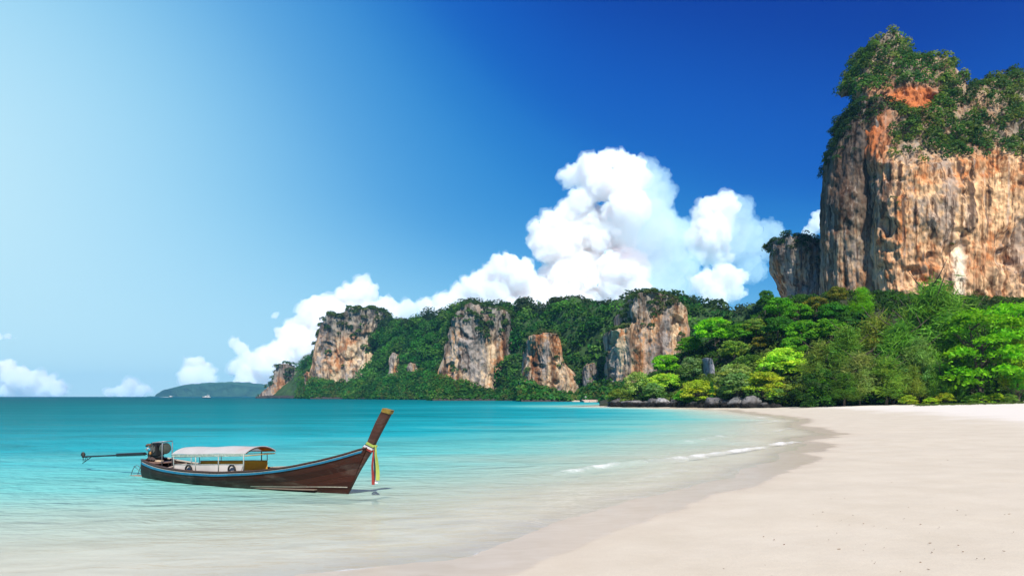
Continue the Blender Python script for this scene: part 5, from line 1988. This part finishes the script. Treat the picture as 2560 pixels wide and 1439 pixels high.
    for y in (yn, yf):
        MB().tube([(xl, y, zl0 - 0.03), (xr, y, zr0 - 0.03)], 0.016, 6).build('edge_rail', pole, can, smooth=True)
        MB().tube([(xl + 0.03, y, zl0 - 0.115), (xr - 0.02, y, zr0 - 0.10)], 0.013, 6).build('edge_rail', pole, can, smooth=True)
    m = MB()
    rg = []
    for i in range(41):
        x = lerp(xl + 0.03, xr - 0.03, i / 40)
        z1 = lerp(zl0, zr0, i / 40)
        wv = 0.006 * math.sin(i * 1.3)
        rg.append([(x, yn - 0.012 + wv, z1 - 0.03), (x, yn - 0.006 + wv, z1 - 0.03), (x, yn - 0.006 + wv, z1 - 0.095 - 0.015 * random.random()), (x, yn - 0.012 + wv, z1 - 0.095)])
    m.sweep(rg)
    m.build('valance', simple_mat('pale_green_trim', (0.42, 0.50, 0.40), 0.7, var=0.25, scale=14), can)
    # orange end rail and hanging strap
    zz = zr0 - 0.10
    MB().tube([(xr - 0.02, yn, zz), (xr - 0.02, yf, zz - 0.01)], 0.018, 6).build('end_rail', simple_mat('ochre_rail', (0.5, 0.28, 0.06), 0.7), can, smooth=True)
    MB().box((xr - 0.03, 0.05, zz - 0.06), (0.02, 0.03, 0.34)).build('strap', black, can)

    # posts
    def post(px, y, ptop, pbot, r=0.014):
        x, z1 = bl(px, ptop, y)
        _, z0 = bl(px, pbot, y)
        MB().tube([(x, y, z0), (x, y, z1)], r, 8).build('canopy_post', pole, boat, smooth=True)
    for px in (434, 489, 546, 609):
        post(px, yn, 1134, 1178, 0.016 if px != 609 else 0.02)
    for px in (478, 499, 553, 668):
        post(px, yf, 1132, 1170, 0.014)

    # side sheets
    def sheet(name, pts, y, mat, th=0.012):
        P = [bl(px, py, y) for px, py in pts]
        n_ = 14
        m = MB()
        bot = [(lerp(P[0][0], P[1][0], t), y + 0.012 * math.sin(t * 17), lerp(P[0][1], P[1][1], t)) for t in np.linspace(0, 1, n_)]
        top = [(lerp(P[3][0], P[2][0], t), y + 0.02 * math.sin(t * 9 + 1), lerp(P[3][1], P[2][1], t)) for t in np.linspace(0, 1, n_)]
        m.sweep([[b, t_, (t_[0], t_[1] + th, t_[2]), (b[0], b[1] + th, b[2])] for b, t_ in zip(bot, top)])
        o = m.build(name, mat, boat, smooth=False)
        m = MB()
        m.tube([(p[0], p[1], p[2] + 0.008) for p in top], 0.013, 6)
        m.build('sheet_rail', pole, o, smooth=True)
        return o
    sheet('side_sheet', ((434, 1182), (609, 1182), (609, 1160.5), (434, 1161)), yn + 0.02, offw)
    sheet('side_sheet', ((500, 1182), (669, 1182), (669, 1150.5), (500, 1151.5)), yf - 0.02, yellow)
    m = MB()
    P = [bl(574, 1181, yn - 0.03), bl(600, 1181, yn - 0.03), bl(607, 1161, yn - 0.03)]
    m.sweep([[(p[0], yn - 0.012, p[1]), (p[0], yn - 0.006, p[1])] for p in P] + [[(P[0][0], yn - 0.012, P[0][1]), (P[0][0], yn - 0.006, P[0][1])]], closed=False, cap=False)
    m.add([(p[0], yn - 0.014, p[1]) for p in P], [(0, 1, 2)])
    m.build('loose_flap', offw, boat)

    # --- engine on its swivel, shaft and propeller
    ex, ez = bl(392, 1124)
    eng = MB().box((ex, 0, ez), (0.42, 0.34, 0.40)).box((ex - 0.02, 0, ez + 0.22), (0.30, 0.26, 0.10)).box((ex - 0.24, -0.02, ez - 0.16), (0.16, 0.22, 0.18)).box((ex + 0.05, 0, ez - 0.25), (0.5, 0.2, 0.08)).build('engine', black, boat, bevel=0.02)
    m = MB()
    for k in range(7):
        m.box((ex - 0.16 + k * 0.05, -0.18, ez + 0.06 + 0.05 * math.sin(k * 2.1)), (0.022, 0.05, 0.18))
    m.build('cooling_fin', simple_mat('dull_alloy', (0.22, 0.22, 0.20), 0.5, metal=0.4), eng)
    import bmesh

    def ball(name, c, r, mat, par, sc=(1, 1, 1)):
        bm = bmesh.new()
        bmesh.ops.create_uvsphere(bm, u_segments=16, v_segments=10, radius=r)
        me = bpy.data.meshes.new(name)
        for v in bm.verts:
            v.co = Vector((v.co.x * sc[0], v.co.y * sc[1], v.co.z * sc[2])) + Vector(c)
        bm.to_mesh(me); bm.free()
        for p in me.polygons:
            p.use_smooth = True
        return link(name, me, mat, par)
    ball('air_filter', (ex - 0.13, -0.21, ez + 0.02), 0.065, simple_mat('blue_filter', (0.04, 0.30, 0.42), 0.35), eng, (1, 0.7, 1))
    ball('carburettor', (ex - 0.24, -0.19, ez + 0.04), 0.06, simple_mat('grey_alloy', (0.45, 0.43, 0.40), 0.4, metal=0.5), eng, (1, 0.8, 1.2))
    MB().tube([(ex - 0.1, -0.17, ez + 0.2), (ex - 0.22, -0.22, ez + 0.19), (ex - 0.3, -0.2, ez + 0.15)], 0.045, 8).build('exhaust_pipe', rusty, eng, smooth=True)
    cx, cz = bl(415, 1120)
    m = MB()
    m.sweep([[(cx + dx, rr * math.cos(a), cz + rr * math.sin(a)) for a in np.linspace(0, 2 * math.pi, 20, endpoint=False)] for dx, rr in ((-0.1, 0.2), (-0.02, 0.21), (0.03, 0.19), (0.05, 0.12))])
    m.build('fan_cowl', simple_mat('worn_cowl', (0.10, 0.11, 0.08), 0.5, var=0.3, scale=8), eng, smooth=True, angle=40)
    ball('fuel_bottle', (ex - 0.08, -0.2, ez - 0.11), 0.05, simple_mat('amber_bottle', (0.45, 0.22, 0.06), 0.4), eng, (0.8, 0.8, 1.3))
    m = MB()
    for dy in (-0.05, 0.06):
        m.tube([(ex - 0.18, dy, ez - 0.2), (ex - 0.3, dy, ez - 0.28), (ex - 0.36, dy, ez - 0.42), (ex - 0.3, dy, gz(0.35) - 0.06)], 0.026, 6)
    m.tube([(ex - 0.14, -0.12, ez - 0.18), (ex - 0.26, -0.14, ez - 0.1), (ex - 0.36, -0.1, ez - 0.2)], 0.03, 6)
    m.box((ex - 0.32, 0, ez - 0.30), (0.16, 0.18, 0.18))
    m.build('swivel_mount', rusty, eng)
    MB().tube([(ex - 0.28, -0.05, ez - 0.12), (ex - 0.5, -0.12, ez + 0.02)], 0.014, 6).build('tiller', steel, eng, smooth=True)
    # shaft
    sx0, sz0 = bl(362, 1133.5)
    sx1, sz1 = bl(293, 1136.5)
    sx2, sz2 = bl(209, 1141)
    sh = MB().tube([(sx0 + 0.1, 0, sz0), (sx2, 0, sz2)], 0.032, 10).tube([(sx0, 0, sz0), (sx1, 0, sz1)], 0.062, 12).build('drive_shaft', black, eng, smooth=True, angle=50)
    ball('propeller_hub', (sx2 - 0.02, 0, sz2), 0.05, black, eng, (1.6, 1, 1))
    m = MB()
    for up, col in ((1, 0), (-1, 1)):
        rg = []
        for t in np.linspace(0, 1, 7):
            w_ = 0.075 * math.sin(math.pi * (0.12 + 0.8 * t)) + 0.012
            z_ = sz2 + up * t * 0.19
            tw = up * 0.7
            rg.append([(sx2 - 0.03 - w_ * math.cos(tw), -w_ * math.sin(tw), z_), (sx2 - 0.026, -0.006, z_), (sx2 - 0.03 + w_ * math.cos(tw), w_ * math.sin(tw), z_), (sx2 - 0.034, 0.006, z_)])
        m.sweep(rg)
    m.build('propeller_blade', simple_mat('dull_bronze', (0.10, 0.085, 0.07), 0.45, metal=0.5), eng, smooth=True)
    kx0, kz0 = bl(229, 1141); kx1, kz1 = bl(206, 1157.5); kx2, kz2 = bl(216, 1142)
    MB().tube([(kx0, 0, kz0), (kx1, 0, kz1)], 0.014, 6).tube([(kx2, 0, kz2), (lerp(kx0, kx1, .4), 0, lerp(kz0, kz1, .4))], 0.012, 6).tube([(kx2 - 0.05, 0, kz2), (lerp(kx0, kx1, .75), 0, lerp(kz0, kz1, .75))], 0.012, 6).build('skeg', black, eng)
    # steel frame round the engine
    fx0, fz0 = bl(408, 1103, -0.16)
    fx1, fz1 = bl(385, 1105, -0.16)
    fx2, fz2 = bl(407, 1170, -0.16)
    fr_ = MB()
    for y in (-0.2, 0.2):
        fr_.tube([(fx1 - 0.08, y, fz1 - 0.12), (fx1 - 0.02, y, fz1 - 0.01), (fx0, y, fz0 + 0.005), (fx0 + 0.01, y, fz0 - 0.06), (fx2, y, fz2)], 0.018, 8)
    fr_.tube([(fx0, -0.2, fz0), (fx0, 0.2, fz0)], 0.016, 8)
    fr_.build('engine_frame', steel, boat, smooth=True)
    MB().tube([(fx2, -0.2, fz2 + 0.02), (fx2 + 0.25, -0.32, fz2 - 0.05), (fx2 + 0.5, -0.4, fz2 + 0.02)], 0.014, 6).tube([(fx2 - 0.15, -0.2, fz2 + 0.22), (fx2, -0.2, fz2 + 0.25)], 0.013, 6).build('frame_brace', steel, boat, smooth=True)

    # stern post and half-sunk boarding hoops
    m = MB()
    m.box((0.0, 0, 0.25), (0.05, 0.07, 0.75))
    m.build('stern_post', railm, boat)
    hoop = MB()
    for y, d in ((-0.15, 0.0), (0.16, -0.06)):
        pts = []
        for a in np.linspace(0, 1, 10):
            pts.append((-0.06 - 0.66 * a + d, y, 0.30 + 0.16 * math.sin(a * 2.6) - 0.42 * a ** 3))
        hoop.tube(pts, 0.013, 6)
    hoop.tube([(-0.1, -0.15, 0.18), (-0.52, -0.15, 0.38)], 0.010, 6)
    hoop.tube([(-0.08, 0.0, 0.05), (-0.1, 0.05, 0.5)], 0.010, 6)
    hoop.tube([(-0.12, 0.1, 0.1), (-0.28, 0.12, 0.48), (-0.4, 0.14, 0.56)], 0.008, 5)
    hoop.build('boarding_hoop', simple_mat('blue_grey_pipe', (0.10, 0.16, 0.17), 0.5), boat, smooth=True)
    MB().box((-0.38, 0.0, -0.01), (0.78, 0.34, 0.05)).build('stern_step', simple_mat('wet_plank', (0.36, 0.30, 0.21), 0.7, scale=5), boat, bevel=0.01)

    # --- loose things in the boat
    def loose(name, label, cat, obj, group=None):
        obj.parent = None
        obj.matrix_world = boat.matrix_basis if False else Matrix.Translation((BX, BY, 0)) @ Matrix.Rotation(BOAT_RZ, 4, 'Z')
        tag(obj, label, cat, group)
        return obj
    for px, lab in ((471, 'black tyre hung inside the white side sheet, nearer the engine'), (579, 'black tyre hung inside the white side sheet, nearer the prow')):
        x, z = bl(px, 1172.5, yn - 0.06)
        bm = bmesh.new()
        R0, r0 = 0.148, 0.030
        vs = [[(x + (R0 + r0 * math.cos(b)) * math.cos(a) * 1.05, yn - 0.055 + r0 * 1.1 * math.sin(b), z - 0.015 + (R0 + r0 * math.cos(b)) * math.sin(a)) for b in np.linspace(0, 2 * math.pi, 9, endpoint=False)] for a in np.linspace(0, 2 * math.pi, 29)]
        bm.free()
        o = MB().sweep(vs, cap=False).build('tyre', rubber, None, smooth=True)
        loose('tyre', lab, 'tyre', o, 'tyres hung along the boat side')
    # rope and cloth heap on the stern deck
    pts = []
    for a in np.linspace(0, 1, 60):
        pts.append((0.95 + 0.16 * math.cos(a * 25) * (1 - 0.3 * a), -0.12 + 0.13 * math.sin(a * 25), gz(0.8) - 0.03 + a * 0.05))
    o = MB().tube(pts, 0.014, 6).build('rope', simple_mat('pale_rope', (0.55, 0.42, 0.28), 0.9, scale=30), None, smooth=True)
    loose('rope', 'coil of pale rope lying on the stern deck below the engine', 'rope', o)
    v = []
    q = 14
    for i in range(q):
        for j in range(q):
            u_, w_ = i / (q - 1) * 2 - 1, j / (q - 1) * 2 - 1
            v.append((0.45 + u_ * 0.28, 0.02 + w_ * 0.22, gz(0.4) - 0.03 + 0.15 * max(0, 1 - u_ * u_ - w_ * w_) ** 0.5 + 0.02 * math.sin(i * 1.9) * math.cos(j * 1.5)))
    me = bpy.data.meshes.new('dark_cloth')
    me.from_pydata(v, [], [(i * q + j, i * q + j + 1, (i + 1) * q + j + 1, (i + 1) * q + j) for i in range(q - 1) for j in range(q - 1)])
    for p in me.polygons:
        p.use_smooth = True
    o = link('cloth_bundle', me, simple_mat('dark_cloth', (0.07, 0.05, 0.045), 0.9, scale=8))
    loose('cloth_bundle', 'dark bundle of cloth on the stern under the engine mount', 'cloth', o)
    P0, P1 = bl(432, 1166, -0.1), bl(410, 1173, -0.3)
    o = MB().tube([(P1[0] - 0.1, -0.3, P1[1] + 0.02), (P0[0] + 0.3, 0.25, P0[1] + 0.10)], 0.022, 7).build('boat_pole', simple_mat('pale_pole_wood', (0.50, 0.40, 0.33), 0.7, scale=5), None, smooth=True)
    loose('boat_pole', 'pale wooden pole lying across the stern behind the engine frame', 'pole', o)

    # --- coloured sash tied round the prow
    sash = empty('prow_sash', (BX, BY, 0), BOAT_RZ)
    tag(sash, 'red, white, navy and lime sash knotted round the boat prow with long tails', 'sash')
    lime = simple_mat('lime_ribbon', (0.38, 0.46, 0.09), 0.7, var=0.1, scale=9)
    navy = simple_mat('navy_ribbon', (0.015, 0.03, 0.06), 0.7, scale=9)
    whit = simple_mat('white_ribbon', (0.75, 0.73, 0.72), 0.7, scale=9)
    redr = simple_mat('red_ribbon', (0.33, 0.04, 0.03), 0.7, var=0.15, scale=9)
    # bands: (inner point, outer point) on the post for lower and upper edge
    bands = [(redr, (911, 1119), (932, 1130), (913, 1115), (934, 1125)), (whit, (913, 1115), (934, 1125), (917, 1110.5), (936.5, 1120.5)),
             (navy, (917, 1110.5), (936.5, 1120.5), (919, 1108.5), (937.5, 1118.5)), (lime, (919, 1108.5), (937.5, 1118.5), (923, 1103), (940, 1114))]
    for mt, a, b, c, d in bands:
        A, B_, C_, D = bl(*a), bl(*b), bl(*c), bl(*d)
        m = MB()
        w = 0.108
        lo = [(A[0], -w, A[1]), (B_[0], -w * 0.8, B_[1]), (B_[0], w * 0.8, B_[1]), (A[0], w, A[1])]
        hi = [(C_[0], -w, C_[1]), (D[0], -w * 0.8, D[1]), (D[0], w * 0.8, D[1]), (C_[0], w, C_[1])]
        m.sweep([lo, hi])
        m.build('sash_band', mt, sash, bevel=0.006)

    def tail(name, mt, pts, wid, y):
        m = MB()
        n_ = 22
        px = np.interp(np.linspace(0, 1, n_), np.linspace(0, 1, len(pts)), [p[0] for p in pts])
        py = np.interp(np.linspace(0, 1, n_), np.linspace(0, 1, len(pts)), [p[1] for p in pts])
        rg = []
        for i in range(n_):
            x, z = bl(px[i], py[i], y)
            t = i / (n_ - 1)
            w_ = wid * (0.45 + 0.55 * min(1, t * 2.2)) / 2
            yy = y + 0.015 * math.sin(t * 7 + y * 40)
            tw = 0.15 + 0.25 * math.sin(t * 5 + y * 30)
            rg.append([(x - w_, yy - w_ * tw, z), (x + w_, yy + w_ * tw, z), (x + w_, yy + w_ * tw + 0.006, z), (x - w_, yy - w_ * tw + 0.006, z)])
        m.sweep(rg)
        m.build(name, mt, sash, smooth=False)
    tail('sash_tail', lime, [(938, 1112), (942, 1150), (944, 1200)], 0.105, -0.10)
    tail('sash_tail', whit, [(941, 1198), (941, 1207)], 0.085, -0.08)
    tail('sash_tail', navy, [(936, 1118), (936, 1160), (936.5, 1203)], 0.05, -0.075)
    tail('sash_tail', redr, [(933, 1124), (931.5, 1165), (932, 1211)], 0.085, -0.12)


build_boat()


# ------------------------------------------------------------------ small far things
def build_small():
    whitem = simple_mat('gloss_white', (0.80, 0.80, 0.80), 0.3, var=0.02)
    darkm = simple_mat('dark_glass', (0.02, 0.03, 0.04), 0.2)
    navy = simple_mat('dark_hull', (0.04, 0.06, 0.08), 0.4)

    def motor_boat(px, Y, L, label, flip=1, cabin=True):
        t = empty('motor_boat', (xof(px, Y), Y, 0), R(200) if flip > 0 else R(20))
        tag(t, label, 'boat')
        m = MB()
        rg = []
        for q in np.linspace(0, 1, 12):
            w = L * 0.15 * (1 - q ** 3) + 0.02
            x = -L / 2 + q * L
            h = L * (0.09 + 0.05 * q)
            rg.append([(x, -w * 0.6, -0.3), (x, -w, h), (x, w, h), (x, w * 0.6, -0.3)])
        m.sweep(rg)
        m.build('hull', navy, t)
        m = MB()
        rg = []
        for q in np.linspace(0.02, 0.98, 10):
            w = L * 0.155 * (1 - q ** 3) + 0.02
            x = -L / 2 + q * L
            h = L * (0.09 + 0.05 * q)
            rg.append([(x, -w, h - 0.05), (x, -w, h + L * 0.05), (x, w, h + L * 0.05), (x, w, h - 0.05)])
        m.sweep(rg)
        m.build('topsides', whitem, t)
        if cabin:
            cb = MB()
            cb.sweep([[(x, -w, z0), (x2, -w * 0.85, z1), (x2, w * 0.85, z1), (x, w, z0)] for x, x2, w, z0, z1 in ((-0.34 * L, -0.32 * L, 0.12 * L, 0.13 * L, 0.28 * L), (0.1 * L, 0.02 * L, 0.11 * L, 0.15 * L, 0.28 * L), (0.24 * L, 0.05 * L, 0.08 * L, 0.17 * L, 0.275 * L))])
            cabo = cb.build('cabin', whitem, t)
            for s_ in (-1, 1):
                MB().box((-0.12 * L, s_ * 0.116 * L, 0.215 * L), (0.30 * L, 0.012 * L, 0.06 * L)).build('window', darkm, cabo)
            fb = MB().box((-0.2 * L, 0, 0.42 * L), (0.26 * L, 0.2 * L, 0.02 * L))
            fb.build('flybridge_roof', whitem, t)
            for x in (-0.31, -0.1):
                for s_ in (-1, 1):
                    MB().tube([(x * L, s_ * 0.085 * L, 0.28 * L), (x * L + 0.01 * L, s_ * 0.085 * L, 0.42 * L)], 0.012 * L, 6).build('roof_post', whitem, t)
        else:
            MB().sweep([[(x, -w, z0), (x, -w, z1), (x, w, z1), (x, w, z0)] for x, w, z0, z1 in ((-0.2 * L, 0.1 * L, 0.12 * L, 0.3 * L), (0.1 * L, 0.09 * L, 0.13 * L, 0.3 * L), (0.22 * L, 0.06 * L, 0.15 * L, 0.2 * L))]).build('windscreen', whitem, t)
    motor_boat(516, 1230, 14.0, 'white motor yacht with a raised bridge, off the far blue island', 1)
    motor_boat(427, 2300, 14.0, 'tiny white speedboat trailing a wake before the blue island', -1, cabin=False)
    v = xyz(xof(np.array([424, 424, 400, 400.]), 2290), np.array([2285, 2295, 2300, 2280.]), 0.35)
    m = MB()
    m.sweep([[(xof(424 - 1.6 * i, 2300), 2300 - 1.2 - i * 0.3, 0.0), (xof(424 - 1.6 * i, 2300), 2300 - i * 0.1, 0.9 - i * 0.05), (xof(424 - 1.6 * i, 2300), 2301 + i * 0.3, 0.0)] for i in range(16)])
    tag(m.build('boat_wake', simple_mat('wake_foam', (0.75, 0.78, 0.78), 0.9), None), 'white wake foam behind the tiny speedboat', kind='stuff')

    # parasols on the far strip of sand
    def parasol(px, Y, wid, hgt, col, label):
        t = empty('parasol', (xof(px, Y), Y, 0.9))
        tag(t, label, 'parasol', 'parasols on the far sand')
        m = MB()
        rg = [[(math.cos(a) * r_, math.sin(a) * r_, z) for a in np.linspace(0, 2 * math.pi, 8, endpoint=False)] for r_, z in ((wid / 2, hgt * 0.72), (wid / 2 * 0.97, hgt * 0.75), (wid * 0.25, hgt * 0.93), (0.03, hgt))]
        m.sweep(rg)
        m.build('parasol_canopy', simple_mat('parasol_cloth', col, 0.8), t)
        MB().tube([(0, 0, 0), (0, 0, hgt * 0.95)], 0.04, 6).build('parasol_pole', whitem, t)
    parasol(1509, 347, 2.4, 2.6, (0.55, 0.04, 0.025), 'red parasol on the far strip of sand beside the headland tip')
    parasol(1464, 372, 1.4, 2.2, (0.40, 0.38, 0.33), 'small grey parasol on the far sand, left of the red one')
    # bathers' things: small pale and reddish scraps scattered on the far sand
    rng = random.Random(5)
    m = MB()
    for i in range(46):
        px = rng.uniform(1388, 1528)
        Y = (388 if px < 1460 else 345) + rng.uniform(1, 5)
        m.box((xof(px, Y), Y, 0.75), (rng.uniform(0.4, 1.2), 0.5, rng.uniform(0.3, 0.9)))
    tag(m.build('beach_clutter', simple_mat('pale_clutter', (0.62, 0.50, 0.44), 0.8, var=0.2, scale=0.6, col2=(0.50, 0.20, 0.14)), None), 'pale and reddish specks scattered along the far sand', kind='stuff')

    # bits washed up on the near sand
    rng = np.random.default_rng(55)
    n = 150
    px = rng.uniform(1650, 2560, n)
    py = rng.uniform(1040, 1439, n)
    Y = 2.4 * F / (py - HY)
    x = xof(px, Y)
    d = shore_dist(x, Y)
    k = d > 3.0
    x, Y, d = x[k], Y[k], d[k]
    m = MB()
    z = ground_z(d)
    for i in range(len(x)):
        r_ = rng.uniform(0.005, 0.012) * (1.5 if rng.uniform() < 0.06 else 1)
        a = rng.uniform(0, 6.28)
        p = Vector((x[i], Y[i], z[i] + 0.005))
        dv = Vector((math.cos(a), math.sin(a), 0.1)) * r_ * rng.uniform(1, 3)
        m.tube([p - dv, p, p + dv], [r_ * 0.3, r_ * 0.8, r_ * 0.35], 5)
    tag(m.build('beach_litter', simple_mat('drift_bits', (0.24, 0.16, 0.10), 0.9, scale=3), None), 'tiny scattered bits of shell and driftwood on the dry sand', kind='stuff')


def build_haze():
    m, n, l, out = new_mat('sea_haze')
    v = n.new('ShaderNodeVolumePrincipled')
    v.inputs['Color'].default_value = (0.22, 0.64, 1.0, 1)
    v.inputs['Density'].default_value = HAZE
    v.inputs['Anisotropy'].default_value = 0.0
    l.new(v.outputs[0], out.inputs['Volume'])
    mb = MB().box((0, 2990, 96), (15000, 6240, 204))
    o = mb.build('haze', m, None)
    tag(o, 'thin blue sea haze over the whole bay', kind='stuff')


HAZE = 0.000065
build_small()
build_haze()
